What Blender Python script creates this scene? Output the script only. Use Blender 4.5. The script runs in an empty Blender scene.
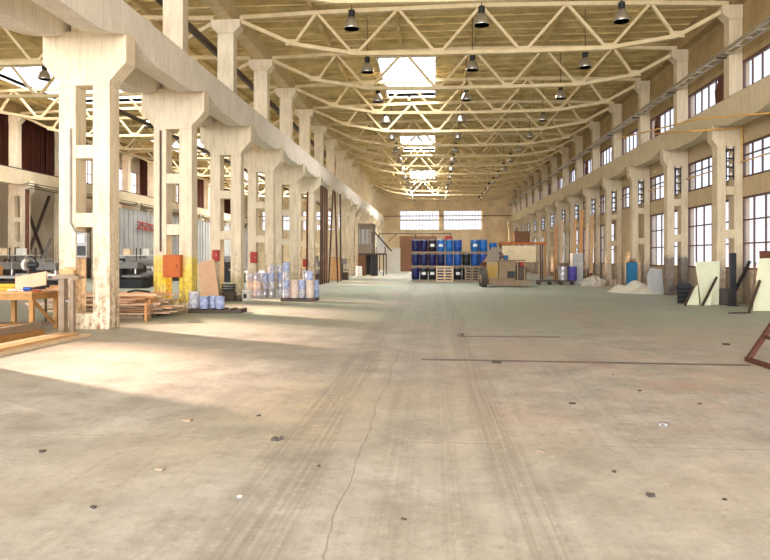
import bpy, math, random
from mathutils import Vector, Matrix
random.seed(7)
SC = bpy.context.scene
COL = SC.collection
R = math.radians
F_PX, HORIZON, CAM_H, YAW = 640.0, 258.0, 1.74, math.atan(49/640.0)
CS, SN = math.cos(YAW), math.sin(YAW)

# ---------------------------------------------------------------- measuring helpers
def _dir(x, y):
    u = (x-385)/F_PX; v = (HORIZON-y)/F_PX
    return Vector((-SN+u*CS, CS+u*SN, v))
def gnd(x, y, z=0.0):
    d = _dir(x, y); t = (z-CAM_H)/d.z
    return Vector((d.x*t, d.y*t, z))
def aty(x, y, Y):
    d = _dir(x, y); t = Y/d.y
    return Vector((d.x*t, Y, CAM_H+d.z*t))

# ---------------------------------------------------------------- mesh builder
class MB:
    def __init__(s): s.v = []; s.f = []
    def add(s, vs, fs):
        n = len(s.v); s.v += [tuple(p) for p in vs]; s.f += [tuple(i+n for i in f) for f in fs]; return s
    def box(s, x0, y0, z0, x1, y1, z1):
        vs = [(x0,y0,z0),(x1,y0,z0),(x1,y1,z0),(x0,y1,z0),(x0,y0,z1),(x1,y0,z1),(x1,y1,z1),(x0,y1,z1)]
        return s.add(vs, [(3,2,1,0),(4,5,6,7),(0,1,5,4),(1,2,6,5),(2,3,7,6),(3,0,4,7)])
    def obox(s, c, size, rot):
        hx, hy, hz = size[0]/2, size[1]/2, size[2]/2
        vs = [Vector(c)+rot@Vector((a,b,d)) for (a,b,d) in
              [(-hx,-hy,-hz),(hx,-hy,-hz),(hx,hy,-hz),(-hx,hy,-hz),(-hx,-hy,hz),(hx,-hy,hz),(hx,hy,hz),(-hx,hy,hz)]]
        return s.add(vs, [(3,2,1,0),(4,5,6,7),(0,1,5,4),(1,2,6,5),(2,3,7,6),(3,0,4,7)])
    def bar(s, p, q, w, h=None):
        h = h or w; p = Vector(p); q = Vector(q); d = (q-p); L = d.length; d.normalize()
        up = Vector((0,0,1)) if abs(d.z) < .97 else Vector((0,1,0))
        a = d.cross(up).normalized(); b = a.cross(d)
        rot = Matrix((a, d, b)).transposed()
        return s.obox((p+q)/2, (w, L, h), rot)
    def tube(s, pts, r, n=8):
        for p, q in zip(pts[:-1], pts[1:]): s.cyl(p, q, r, r, n)
        return s
    def cyl(s, p, q, r0, r1=None, n=12):
        r1 = r0 if r1 is None else r1
        p = Vector(p); q = Vector(q); d = (q-p).normalized()
        up = Vector((0,0,1)) if abs(d.z) < .97 else Vector((1,0,0))
        a = d.cross(up).normalized(); b = d.cross(a)
        vs = []
        for c, r in ((p, r0), (q, r1)):
            for i in range(n):
                t = 2*math.pi*i/n; vs.append(c+a*math.cos(t)*r+b*math.sin(t)*r)
        fs = [(i, (i+1)%n, n+(i+1)%n, n+i) for i in range(n)]
        fs += [tuple(range(n))[::-1], tuple(range(n, 2*n))]
        return s.add(vs, fs)
    def lathe(s, prof, c=(0,0,0), n=20):
        vs = []; m = len(prof)
        for (r, z) in prof:
            for i in range(n):
                t = 2*math.pi*i/n; vs.append((c[0]+r*math.cos(t), c[1]+r*math.sin(t), c[2]+z))
        fs = [(j*n+i, j*n+(i+1)%n, (j+1)*n+(i+1)%n, (j+1)*n+i) for j in range(m-1) for i in range(n)]
        if prof[0][0] > 0: fs.append(tuple(range(n))[::-1])
        if prof[-1][0] > 0: fs.append(tuple(range((m-1)*n, m*n)))
        return s.add(vs, fs)
    def prism(s, poly, y0, y1, axis='y'):
        n = len(poly)
        if axis == 'y': vs = [(a, y0, b) for a, b in poly]+[(a, y1, b) for a, b in poly]
        elif axis == 'x': vs = [(y0, a, b) for a, b in poly]+[(y1, a, b) for a, b in poly]
        else: vs = [(a, b, y0) for a, b in poly]+[(a, b, y1) for a, b in poly]
        fs = [tuple(range(n)), tuple(range(n, 2*n))[::-1]]+[(i, n+i, n+(i+1)%n, (i+1)%n) for i in range(n)]
        return s.add(vs, fs)
    def build(s, name, m, parent=None, smooth=False, bevel=0, loc=None):
        me = bpy.data.meshes.new(name); me.from_pydata(s.v, [], s.f); me.update()
        import bmesh
        bm = bmesh.new(); bm.from_mesh(me); bmesh.ops.recalc_face_normals(bm, faces=bm.faces); bm.to_mesh(me); bm.free()
        me.materials.append(m)
        o = bpy.data.objects.new(name, me); COL.objects.link(o)
        if smooth:
            for p in me.polygons: p.use_smooth = len(p.vertices) < 5
            md = o.modifiers.new('es', 'EDGE_SPLIT'); md.split_angle = R(40)
        if bevel:
            md = o.modifiers.new('bv', 'BEVEL'); md.width = bevel; md.segments = 2; md.limit_method = 'ANGLE'
        if parent: o.parent = parent
        if loc is not None: o.location = loc
        return o

def tag(o, label=None, cat=None, group=None, kind=None):
    if label: o['label'] = label
    if cat: o['category'] = cat
    if group: o['group'] = group
    if kind: o['kind'] = kind
    return o
def empty(name, loc=(0,0,0), rz=0):
    o = bpy.data.objects.new(name, None); COL.objects.link(o); o.location = loc; o.rotation_euler = (0,0,rz)
    o.empty_display_size = .2
    return o
def dup(o, loc=None, rot=None, parent=None):
    c = o.copy(); COL.objects.link(c)
    if parent: c.parent = parent
    if loc is not None: c.location = loc
    if rot is not None: c.rotation_euler = rot
    for ch in list(o.children): dup(ch, parent=c)
    return c
ORD = ['nearest', 'second', 'third', 'fourth', 'fifth', 'sixth', 'seventh', 'eighth', 'ninth', 'tenth', 'eleventh',
       'twelfth', 'thirteenth', 'fourteenth', 'fifteenth', 'sixteenth', 'seventeenth', 'eighteenth', 'nineteenth', 'twentieth', 'twenty-first', 'twenty-second']
def nth(i): return 'nearest' if i == 0 else ORD[i]+' nearest'

# ---------------------------------------------------------------- materials
def mat(name, base, rough=.8, metal=0, var=None, scale=3.0, amount=.5, bump=0, bscale=20, stretch=(1,1,1), spec=.3):
    m = bpy.data.materials.new(name); m.use_nodes = True; nt = m.node_tree; b = nt.nodes['Principled BSDF']
    b.inputs['Roughness'].default_value = rough; b.inputs['Metallic'].default_value = metal
    b.inputs['Specular IOR Level'].default_value = spec
    b.inputs['Base Color'].default_value = (*base, 1)
    if var or bump:
        g = nt.nodes.new('ShaderNodeNewGeometry'); mp = nt.nodes.new('ShaderNodeMapping'); mp.inputs['Scale'].default_value = stretch
        nt.links.new(g.outputs['Position'], mp.inputs['Vector'])
    if var:
        n = nt.nodes.new('ShaderNodeTexNoise'); n.inputs['Scale'].default_value = scale; n.inputs['Detail'].default_value = 6; n.inputs['Roughness'].default_value = .65
        nt.links.new(mp.outputs[0], n.inputs['Vector'])
        rp = nt.nodes.new('ShaderNodeValToRGB'); rp.color_ramp.elements[0].position = .5-.22; rp.color_ramp.elements[1].position = .5+.2
        rp.color_ramp.elements[0].color = (*[base[i]*(1-amount)+var[i]*amount for i in range(3)], 1); rp.color_ramp.elements[1].color = (*base, 1)
        nt.links.new(n.outputs['Fac'], rp.inputs['Fac']); nt.links.new(rp.outputs[0], b.inputs['Base Color'])
    if bump:
        n2 = nt.nodes.new('ShaderNodeTexNoise'); n2.inputs['Scale'].default_value = bscale; n2.inputs['Detail'].default_value = 4
        nt.links.new(mp.outputs[0], n2.inputs['Vector'])
        bp = nt.nodes.new('ShaderNodeBump'); bp.inputs['Strength'].default_value = bump; bp.inputs['Distance'].default_value = .02
        nt.links.new(n2.outputs['Fac'], bp.inputs['Height']); nt.links.new(bp.outputs[0], b.inputs['Normal'])
    return m

class NT:
    """small node helper"""
    def __init__(s, m): s.nt = m.node_tree; s.n = s.nt.nodes; s.l = s.nt.links
    def pos(s):
        g = s.n.new('ShaderNodeNewGeometry'); return g.outputs['Position']
    def sep(s, v):
        q = s.n.new('ShaderNodeSeparateXYZ'); s.l.new(v, q.inputs[0]); return q.outputs
    def noise(s, v, scale, detail=5, rough=.6, st=None):
        if st:
            mp = s.n.new('ShaderNodeMapping'); mp.inputs['Scale'].default_value = st; s.l.new(v, mp.inputs[0]); v = mp.outputs[0]
        q = s.n.new('ShaderNodeTexNoise'); q.inputs['Scale'].default_value = scale; q.inputs['Detail'].default_value = detail; q.inputs['Roughness'].default_value = rough
        s.l.new(v, q.inputs['Vector']); return q.outputs['Fac']
    def ramp(s, f, *st):
        q = s.n.new('ShaderNodeValToRGB'); e = q.color_ramp.elements
        while len(e) < len(st): e.new(.5)
        for i, (p, c) in enumerate(st):
            e[i].position = p; e[i].color = (c, c, c, 1) if not isinstance(c, tuple) else (*c, 1)
        s.l.new(f, q.inputs[0]); return q.outputs[0]
    def math(s, op, a, b=None, clamp=False):
        q = s.n.new('ShaderNodeMath'); q.operation = op; q.use_clamp = clamp
        for i, x in enumerate((a, b)):
            if x is None: continue
            if isinstance(x, (int, float)): q.inputs[i].default_value = x
            else: s.l.new(x, q.inputs[i])
        return q.outputs[0]
    def mix(s, f, a, b, mode='MIX'):
        q = s.n.new('ShaderNodeMix'); q.data_type = 'RGBA'; q.blend_type = mode
        for i, x in ((0, f), (6, a), (7, b)):
            if isinstance(x, (int, float)): q.inputs[i].default_value = x
            elif isinstance(x, tuple): q.inputs[i].default_value = (*x, 1)
            else: s.l.new(x, q.inputs[i])
        return q.outputs[2]
    def band(s, x, c, w, soft):
        d = s.math('ABSOLUTE', s.math('SUBTRACT', x, c))
        return s.math('SUBTRACT', 1.0, s.math('DIVIDE', s.math('SUBTRACT', d, w), soft, True), True)

def concrete_paint(name, cream, dirt, low=None, lowz=(0, 2.0), lowamt=1.0, dirtz=2.6):
    """old paint over concrete: stains, peeling near the ground, an optional painted band"""
    m = bpy.data.materials.new(name); m.use_nodes = True; q = NT(m); b = q.n['Principled BSDF']
    b.inputs['Roughness'].default_value = .85; b.inputs['Specular IOR Level'].default_value = .25
    p = q.pos(); x, y, z = q.sep(p)
    n1 = q.noise(p, 1.3, 6, .65); n2 = q.noise(p, 7, 5, .7); n3 = q.noise(p, 3, 5, .7, (3, 3, .35))
    c = q.mix(q.ramp(n1, (.35, 0.0), (.7, 1.0)), cream, tuple(v*.86 for v in cream))
    c = q.mix(q.math('MULTIPLY', q.ramp(n3, (.46, 0.0), (.68, 1.0)), .3), c, dirt)
    if low:
        zb = q.math('ADD', z, q.math('MULTIPLY', n2, .8))
        f = q.math('MULTIPLY', q.ramp(q.math('DIVIDE', zb, 10.0), ((lowz[0]+.35)/10, 0.0), ((lowz[0]+.45)/10, 1.0), ((lowz[1]+.35)/10, 1.0), ((lowz[1]+.5)/10, 0.0)), q.ramp(n1, (.35, lowamt), (.75, lowamt*.35)))
        c = q.mix(f, c, low)
    zf = q.math('SUBTRACT', 1.0, q.math('DIVIDE', z, dirtz), True)
    f = q.math('MULTIPLY', q.ramp(q.math('ADD', q.math('MULTIPLY', n2, .6), q.math('MULTIPLY', n3, .5)), (.5, 0.0), (.66, 1.0)), zf, True)
    c = q.mix(q.math('MULTIPLY', f, 1.1, True), c, dirt)
    q.l.new(c, b.inputs['Base Color'])
    bp = q.n.new('ShaderNodeBump'); bp.inputs['Strength'].default_value = .25; bp.inputs['Distance'].default_value = .02
    q.l.new(n2, bp.inputs['Height']); q.l.new(bp.outputs[0], b.inputs['Normal'])
    return m

M = {}
M['col'] = concrete_paint('cream_paint', (.84, .73, .53), (.26, .14, .07), dirtz=3.4)
M['col_yellow'] = concrete_paint('cream_paint_yellow_band', (.80, .70, .52), (.34, .2, .1), (.78, .60, .02), (.25, 1.75), 1.0)
M['col_green'] = concrete_paint('cream_paint_green_foot', (.78, .69, .51), (.32, .2, .1), (.45, .44, .22), (-1, .9), .8)
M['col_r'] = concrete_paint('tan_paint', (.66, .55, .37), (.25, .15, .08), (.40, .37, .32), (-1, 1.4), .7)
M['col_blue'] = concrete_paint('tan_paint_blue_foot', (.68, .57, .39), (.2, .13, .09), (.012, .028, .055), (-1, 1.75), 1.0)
M['beam'] = concrete_paint('pale_beam_paint', (.86, .81, .71), (.45, .36, .24))
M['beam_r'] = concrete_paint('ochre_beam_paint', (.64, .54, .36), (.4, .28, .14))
M['truss'] = mat('cream_steel', (.74, .62, .38), .6, 0, (.45, .33, .15), 2.5, .6)
M['ceil'] = mat('ochre_slab', (.76, .61, .31), .9, 0, (.34, .23, .07), 1.1, .8, .2, 9)
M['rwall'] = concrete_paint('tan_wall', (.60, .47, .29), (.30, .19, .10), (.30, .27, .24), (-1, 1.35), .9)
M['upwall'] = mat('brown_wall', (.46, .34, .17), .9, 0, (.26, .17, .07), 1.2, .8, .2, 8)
M['endwall'] = mat('cream_wall', (.90, .76, .50), .9, 0, (.45, .33, .18), .5, .7)
M['lwall'] = concrete_paint('grey_wall', (.48, .41, .31), (.18, .12, .07), (.32, .28, .22), (-1, 2.2), .8)
M['redsheet'] = mat('dark_red_sheet', (.12, .03, .018), .8, 0, (.05, .015, .01), 1.5, .8, stretch=(1, 1, .3))
M['greysheet'] = mat('grey_sheet', (.45, .45, .43), .6, 0, (.28, .28, .27), .8, .7, stretch=(1, 1, .3))
M['frame'] = mat('brown_window_steel', (.10, .06, .05), .6, 0, (.2, .08, .04), 5, .6)
M['endframe'] = mat('white_window_steel', (.6, .58, .52), .6)
M['black'] = mat('black_paint', (.015, .017, .02), .5, 0, (.05, .05, .05), 5, .5)
M['dark'] = mat('dark_steel', (.06, .055, .05), .5, .3, (.12, .06, .03), 6, .7)
M['grey'] = mat('grey_steel', (.28, .28, .27), .45, .4, (.15, .13, .11), 5, .6)
M['alu'] = mat('spun_aluminium', (.62, .60, .55), .3, .8, (.4, .38, .33), 12, .5)
M['rust'] = mat('rust', (.15, .055, .03), .85, 0, (.07, .03, .02), 9, .7)
M['wood'] = mat('fresh_wood', (.66, .42, .2), .7, 0, (.45, .25, .1), 5, .8, stretch=(1, .3, 1))
M['wood2'] = mat('pale_wood', (.78, .62, .42), .7, 0, (.5, .32, .17), 5, .7, stretch=(1, .3, 1))
M['wood3'] = mat('grey_wood', (.36, .28, .2), .8, 0, (.2, .14, .09), 5, .7, stretch=(1, .3, 1))
M['wood_or'] = mat('orange_board', (.68, .36, .15), .7, 0, (.45, .2, .07), 4, .7)
M['benchwood'] = mat('bench_timber', (.50, .27, .09), .7, 0, (.28, .14, .05), 6, .8)
M['ply'] = mat('pink_plywood', (.72, .48, .32), .7, 0, (.55, .33, .2), 4, .6)
M['brownpart'] = mat('brown_board', (.20, .095, .05), .8, 0, (.12, .06, .03), 2, .7)
M['pinew'] = mat('pinkish_wood', (.74, .50, .34), .7, 0, (.5, .3, .18), 5, .7, stretch=(1, .3, 1))
M['white'] = mat('white_paint', (.72, .70, .64), .6, 0, (.5, .46, .4), 3, .5)
M['panel'] = mat('pale_green_board', (.70, .73, .52), .6, 0, (.6, .6, .42), 2, .6)
M['yellow'] = mat('yellow_paint', (.78, .42, .03), .6, 0, (.5, .26, .03), 5, .5)
M['pipe_y'] = mat('yellow_pipe', (.75, .45, .12), .5, 0, (.5, .25, .08), 4, .6)
M['oldyel'] = mat('old_yellow', (.5, .3, .05), .7, 0, (.25, .17, .08), 5, .8)
M['orange'] = mat('orange_box', (.55, .13, .025), .6, 0, (.35, .1, .03), 4, .7)
M['trestle'] = mat('dark_brown_steel', (.07, .028, .02), .8, 0, (.14, .05, .03), 8, .5)
M['red'] = mat('red_paint', (.45, .04, .025), .5, 0, (.25, .03, .02), 6, .6)
M['blue'] = mat('blue_plastic', (.004, .075, .36), .4, 0, (.01, .07, .3), 3, .6, spec=.5)
M['lblue'] = mat('light_blue_plastic', (.006, .15, .48), .4, 0, (.01, .12, .4), 3, .6, spec=.5)
M['navy'] = mat('navy_plastic', (.003, .008, .08), .4, 0, (.004, .01, .08), 3, .6, spec=.5)
M['bblack'] = mat('black_plastic', (.008, .009, .014), .4, spec=.5)
M['bluecab'] = mat('teal_blue_paint', (.02, .17, .32), .6, 0, (.02, .1, .2), 4, .6)
M['booth'] = mat('weathered_boards', (.30, .25, .19), .8, 0, (.22, .18, .13), 2, .8, stretch=(4, 4, .3))
M['mach'] = mat('dusty_yellow_paint', (.42, .31, .14), .75, 0, (.28, .2, .12), 3, .8)
M['machb'] = mat('dusty_tan_steel', (.32, .24, .15), .8, 0, (.2, .13, .08), 4, .8)
M['rubber'] = mat('rubber', (.05, .047, .042), .9, 0, (.12, .1, .08), 6, .6)
M['sand'] = mat('pale_sand', (.74, .71, .58), .95, 0, (.5, .45, .33), 3, .6, .6, 14)
M['rubble'] = mat('pale_rubble', (.6, .56, .48), .95, 0, (.35, .3, .24), 8, .7)
M['tin'] = mat('tin', (.58, .58, .6), .35, .6, (.4, .4, .42), 9, .5)
M['tin_w'] = mat('white_can_print', (.78, .77, .80), .4, 0, (.12, .12, .2), 11, .9)
M['tin_r'] = mat('cream_can_print', (.78, .72, .62), .4, 0, (.4, .1, .05), 12, .55)
M['tin_b'] = mat('blue_can_print', (.62, .68, .80), .4, 0, (.05, .12, .4), 9, .95)
M['bulb'] = mat('dull_lamp_glass', (.55, .53, .45), .15, 0)
M['bwhite'] = mat('bright_white_plastic', (.85, .85, .82), .4)
M['violet'] = mat('violet_plastic', (.08, .06, .3), .4)
M['cloth_w'] = mat('grey_slab', (.5, .51, .49), .8, 0, (.35, .35, .33), 3, .6)

def glass_mat(name, frost, tint):
    m = bpy.data.materials.new(name); m.use_nodes = True; nt = m.node_tree; nt.nodes.clear()
    o = nt.nodes.new('ShaderNodeOutputMaterial'); t = nt.nodes.new('ShaderNodeBsdfTransparent'); t.inputs[0].default_value = (*tint, 1)
    d = nt.nodes.new('ShaderNodeBsdfTranslucent'); d.inputs[0].default_value = (*tint, 1)
    g = nt.nodes.new('ShaderNodeBsdfGlossy'); g.inputs['Roughness'].default_value = .1
    a = nt.nodes.new('ShaderNodeMixShader'); a.inputs[0].default_value = frost; nt.links.new(t.outputs[0], a.inputs[1]); nt.links.new(d.outputs[0], a.inputs[2])
    e = nt.nodes.new('ShaderNodeMixShader'); e.inputs[0].default_value = .04; nt.links.new(a.outputs[0], e.inputs[1]); nt.links.new(g.outputs[0], e.inputs[2])
    nt.links.new(e.outputs[0], o.inputs[0]); return m
M['glass'] = glass_mat('window_glass', .10, (.95, .96, 1.0))
M['glass_low'] = glass_mat('grimy_window_glass', .25, (1.0, .95, .9))

def floor_mat():
    m = bpy.data.materials.new('worn_concrete_floor'); m.use_nodes = True; q = NT(m); b = q.n['Principled BSDF']
    p = q.pos(); x, y, z = q.sep(p)
    big = q.noise(p, .22, 4, .5); med = q.noise(p, 1.3, 7, .7); fine = q.noise(p, 11, 8, .8); st = q.noise(p, 2.0, 6, .7, (4.5, .22, 1)); st2 = q.noise(p, 3.2, 4, .6, (9, .1, 1))
    c = q.mix(q.ramp(med, (.36, 0.0), (.66, 1.0)), (.275, .262, .238), (.46, .445, .41))
    c = q.mix(q.math('MULTIPLY', q.ramp(big, (.45, 0.0), (.65, 1.0)), .5), c, (.44, .38, .29))
    # far floor greener (old green paint left on the slab)
    far = q.math('MULTIPLY', q.ramp(q.math('DIVIDE', y, 100.0), (.13, 0.0), (.20, 1.0), (.5, 1.0), (.75, .3)), q.ramp(q.noise(p, .35, 5, .6), (.35, 0.0), (.6, 1.0)))
    c = q.mix(q.math('MULTIPLY', far, .7), c, (.31, .41, .29))
    # pink / red oxide patch
    pk = q.math('MULTIPLY', q.math('MULTIPLY', q.band(x, 2.6, 1.0, 3.2), q.band(y, 10.0, 1.0, 4.0)), q.ramp(q.noise(p, .8, 5, .6), (.45, 0.0), (.65, 1.0)))
    c = q.mix(q.math('MULTIPLY', pk, .4), c, (.52, .30, .22))
    # ochre stain
    oc = q.math('MULTIPLY', q.math('MULTIPLY', q.band(x, -1.7, .3, 1.3), q.band(y, 7.2, .4, 2.2)), q.ramp(med, (.4, 0.2), (.6, 1.0)))
    c = q.mix(q.math('MULTIPLY', oc, .4), c, (.42, .31, .14))
    # tyre tracks running down the hall
    tr = None
    xw = q.math('ADD', x, q.math('MULTIPLY', q.math('SUBTRACT', q.noise(p, .12, 2, .5), .5), .9))
    for cx, w, a in ((.62, .13, 1), (-1.25, .22, 1), (.12, .08, .55), (-.35, .12, .5), (1.9, .1, .35), (-2.6, .12, .3)):
        t = q.math('MULTIPLY', q.band(xw, cx, w, .12), a)
        tr = t if tr is None else q.math('MAXIMUM', tr, t)
    tr = q.math('MULTIPLY', tr, q.ramp(st2, (.38, .15), (.58, 1.0)))
    c = q.mix(q.math('MULTIPLY', tr, .42), c, (.185, .16, .13))
    c = q.mix(q.math('MULTIPLY', q.ramp(st, (.52, 0.0), (.7, 1.0)), .3), c, (.22, .195, .16))
    # speckle grit
    c = q.mix(q.math('MULTIPLY', q.ramp(fine, (.54, 0.0), (.66, 1.0)), .5), c, (.17, .15, .125))
    c = q.mix(q.math('MULTIPLY', q.ramp(fine, (.34, 1.0), (.44, 0.0)), .45), c, (.62, .59, .53))
    # hairline crack along the hall and joints across it
    cr = q.band(q.math('ADD', x, q.math('MULTIPLY', q.math('SUBTRACT', q.noise(p, .9, 6, .55), .5), .22)), -.66, .002, .006)
    jy = q.math('FRACT', q.math('DIVIDE', q.math('ADD', y, 1.9), 5.3))
    jt = q.math('MULTIPLY', q.band(q.math('ADD', jy, q.math('MULTIPLY', q.math('SUBTRACT', q.noise(p, .9, 4, .6), .5), .01)), .5, .0012, .0016), q.ramp(med, (.42, 0.0), (.55, 1.0)))
    c = q.mix(q.math('MULTIPLY', q.math('MAXIMUM', cr, q.math('MULTIPLY', jt, .6)), .6), c, (.12, .1, .08))
    q.l.new(c, b.inputs['Base Color'])
    q.l.new(q.ramp(med, (.3, .5), (.7, .75)), b.inputs['Roughness']); b.inputs['Specular IOR Level'].default_value = .3
    bp = q.n.new('ShaderNodeBump'); bp.inputs['Strength'].default_value = .35; bp.inputs['Distance'].default_value = .012
    q.l.new(q.math('ADD', fine, q.math('MULTIPLY', med, 1.5)), bp.inputs['Height']); q.l.new(bp.outputs[0], b.inputs['Normal'])
    return m
M['floor'] = floor_mat()

# ---------------------------------------------------------------- the hall's grid
BAY = 5.3
def YK(k): return 15.25+BAY*k
K0, K1 = -5, 15
Y0, Y1 = YK(K0)-1.0, 97.5
XR, XL, XC, XRC, XLC = 11.87, -29.8, -8.51, 11.375, -28.3
ZC = 12.3

MB().box(XL-.3, Y0, -.3, XR+.3, Y1+.3, 0).build('floor', M['floor'])['kind'] = 'structure'
MB().box(XL-120, -150, -.5, XR+120, 230, -.32).build('floor_outside', mat('yard_ground', (.45, .42, .36)))['kind'] = 'structure'

# ceiling slab with ribs, holes at the skylights
SKYB = [(3, 4), (7, 8), (11, 12)]                # bays with roof lights
SKYX = [(-2.95, .05), (-25.2, -16.2)]
SKYO = 2.3
hole_bays = {b for g in SKYB for b in g}
for nm, xa, xb, sk in (('ceiling', XC, XR+.3, SKYX[0]), ('ceiling_aisle', XL-.3, XC, SKYX[1])):
    m = MB()
    for k in range(K0-1, K1+1):
        ya, yb = YK(k), YK(k+1)
        ya = max(ya, Y0); yb = min(yb, Y1+.3)
        hole = k in hole_bays
        if hole: m.box(xa, ya, ZC, sk[0], yb, ZC+.2); m.box(sk[1], ya, ZC, xb, yb, ZC+.2)
        else: m.box(xa, ya, ZC, xb, yb, ZC+.2)
        x = xa
        if k in [g_[0] for g_ in SKYB]: m.box(sk[0], ya, ZC, sk[1], ya+SKYO, ZC+.2)
        n = 6
        for j in range(n+1):                       # longitudinal ribs
            x = xa+(xb-xa)*j/n
            if hole and sk[0]-.1 < x < sk[1]+.1: continue
            m.box(x-.08, ya, ZC-.26, x+.08, yb, ZC+.01)
        for j in range(6):                         # transverse ribs
            y = ya+(yb-ya)*(j+.5)/6
            segs = [(xa, sk[0]), (sk[1], xb)] if hole else [(xa, xb)]
            for a, b in segs: m.box(a, y-.03, ZC-.05, b, y+.03, ZC+.01)
    m.build(nm, M['ceil'])['kind'] = 'structure'

# ---- roof lights: raised curb, bars and glass
si = 0
for (a, b) in SKYB:
    for hx, (x0, x1) in enumerate(SKYX):
        si += 1
        y0, y1 = YK(a)+SKYO, YK(b+1)
        root = empty('window_%d' % si, ((x0+x1)/2, (y0+y1)/2, ZC)); root['kind'] = 'structure'
        lx, ly = (x1-x0)/2, (y1-y0)/2
        c = MB()
        c.box(-lx-.1, -ly-.1, -.1, -lx, ly+.1, .95); c.box(lx, -ly-.1, -.1, lx+.1, ly+.1, .95)
        c.box(-lx, -ly-.1, -.1, lx, -ly, .95); c.box(-lx, ly, -.1, lx, ly+.1, .95)
        c.build('window_frame', M['white'], root)
        g = MB(); n = 14
        for i in range(n+1):
            y = -ly+2*ly*i/n; g.bar((-lx, y, .95), (0, y, 1.5), .04, .07); g.bar((0, y, 1.5), (lx, y, .95), .04, .07)
        g.bar((0, -ly, 1.5), (0, ly, 1.5), .06, .09)
        g.build('glazing_bar', M['grey'], root)
        p = MB(); p.add([(-lx, -ly, 1.0), (0, -ly, 1.55), (0, ly, 1.55), (-lx, ly, 1.0), (lx, -ly, 1.0), (lx, ly, 1.0)], [(0, 1, 2, 3), (1, 4, 5, 2)])
        p.build('pane', M['glass'], root)

# ---- side walls with window openings.   level = (z0, z1)
LOW, MID, UPP = (1.3, 4.1), (4.82, 6.15), (7.6, 9.35)
wn = [si]
win_cache = {}
def window(x, y, z, W, H, nv, hz, side, fm, gm, broken=False):
    """opening W along y, H high, lower near corner at (x,y,z)"""
    wn[0] += 1
    root = empty('window_%d' % wn[0], (x, y, z)); root['kind'] = 'structure'
    key = (W, H, nv, tuple(hz), broken, gm.name)
    if key not in win_cache:
        f = MB(); t = .05
        f.box(-.06, 0, 0, .06, W, .07); f.box(-.06, 0, H-.07, .06, W, H); f.box(-.06, 0, .07, .06, .07, H-.07); f.box(-.06, W-.07, .07, .06, W, H-.07)
        for i in range(1, nv): f.box(-.03, W*i/nv-t/2, .07, .03, W*i/nv+t/2, H-.07)
        for h in hz: f.box(-.028, .07, H*h-t/2, .028, W-.07, H*h+t/2)
        fo = f.build('window_frame', fm, root)
        g = MB().add([(0, .02, .02), (0, W-.02, .02), (0, W-.02, H-.02), (0, .02, H-.02)], [(0, 1, 2, 3)]).build('pane', gm, root)
        win_cache[key] = [fo, g]
        if broken:
            b = MB(); yy = W*2/nv if broken == 1 else W*5/nv
            b.box(-.07, yy, .07, -.02, yy+W/nv*.55, H-.07)
            b.prism([(yy+W/nv*.55, H*.3), (yy+W/nv*.9, H*.42), (yy+W/nv*1.0, H*.7), (yy+W/nv*.55, H*.86)], -.07, -.03, 'x')
            win_cache[key].append(b.build('shutter_panel', M['rust'], root))
    else:
        for o in win_cache[key]:
            c = o.copy(); COL.objects.link(c); c.parent = root
    return root
rw = MB(); ru = MB()
GA, GB = .12, 5.2           # opening in each bay, from the column line
for k in range(K0-1, K1+1):
    ya, yb = max(YK(k), Y0), min(YK(k+1), Y1)
    oa, ob = YK(k)+GA, YK(k)+GB
    full = (k >= K0 and k < K1)
    def panel(m, z0, z1, solid):
        if solid or not full: m.box(XR, ya, z0, XR+.3, yb, z1)
        else: m.box(XR, ya, z0, XR+.3, oa, z1); m.box(XR, ob, z0, XR+.3, yb, z1)
    lowsolid = k in (4, 9, 12)
    panel(rw, 0, LOW[0], True); panel(rw, *LOW, lowsolid); panel(rw, LOW[1], MID[0], True); panel(rw, *MID, False)
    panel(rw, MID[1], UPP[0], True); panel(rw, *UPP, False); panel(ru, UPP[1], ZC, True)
    if full:
        if not lowsolid: window(XR+.07, oa, LOW[0], GB-GA, LOW[1]-LOW[0], 6, (.36, .68), 1, M['frame'], M['glass_low'])
        window(XR+.07, oa, MID[0], GB-GA, MID[1]-MID[0], 7, (.66,), 1, M['frame'], M['glass'])
        window(XR+.07, oa, UPP[0], GB-GA, UPP[1]-UPP[0], 7, (), 1, M['frame'], M['glass'], broken=(k+2) % 3 if k >= 1 else False)
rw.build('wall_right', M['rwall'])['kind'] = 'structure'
ru.build('wall_right_upper', M['upwall'])['kind'] = 'structure'

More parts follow.
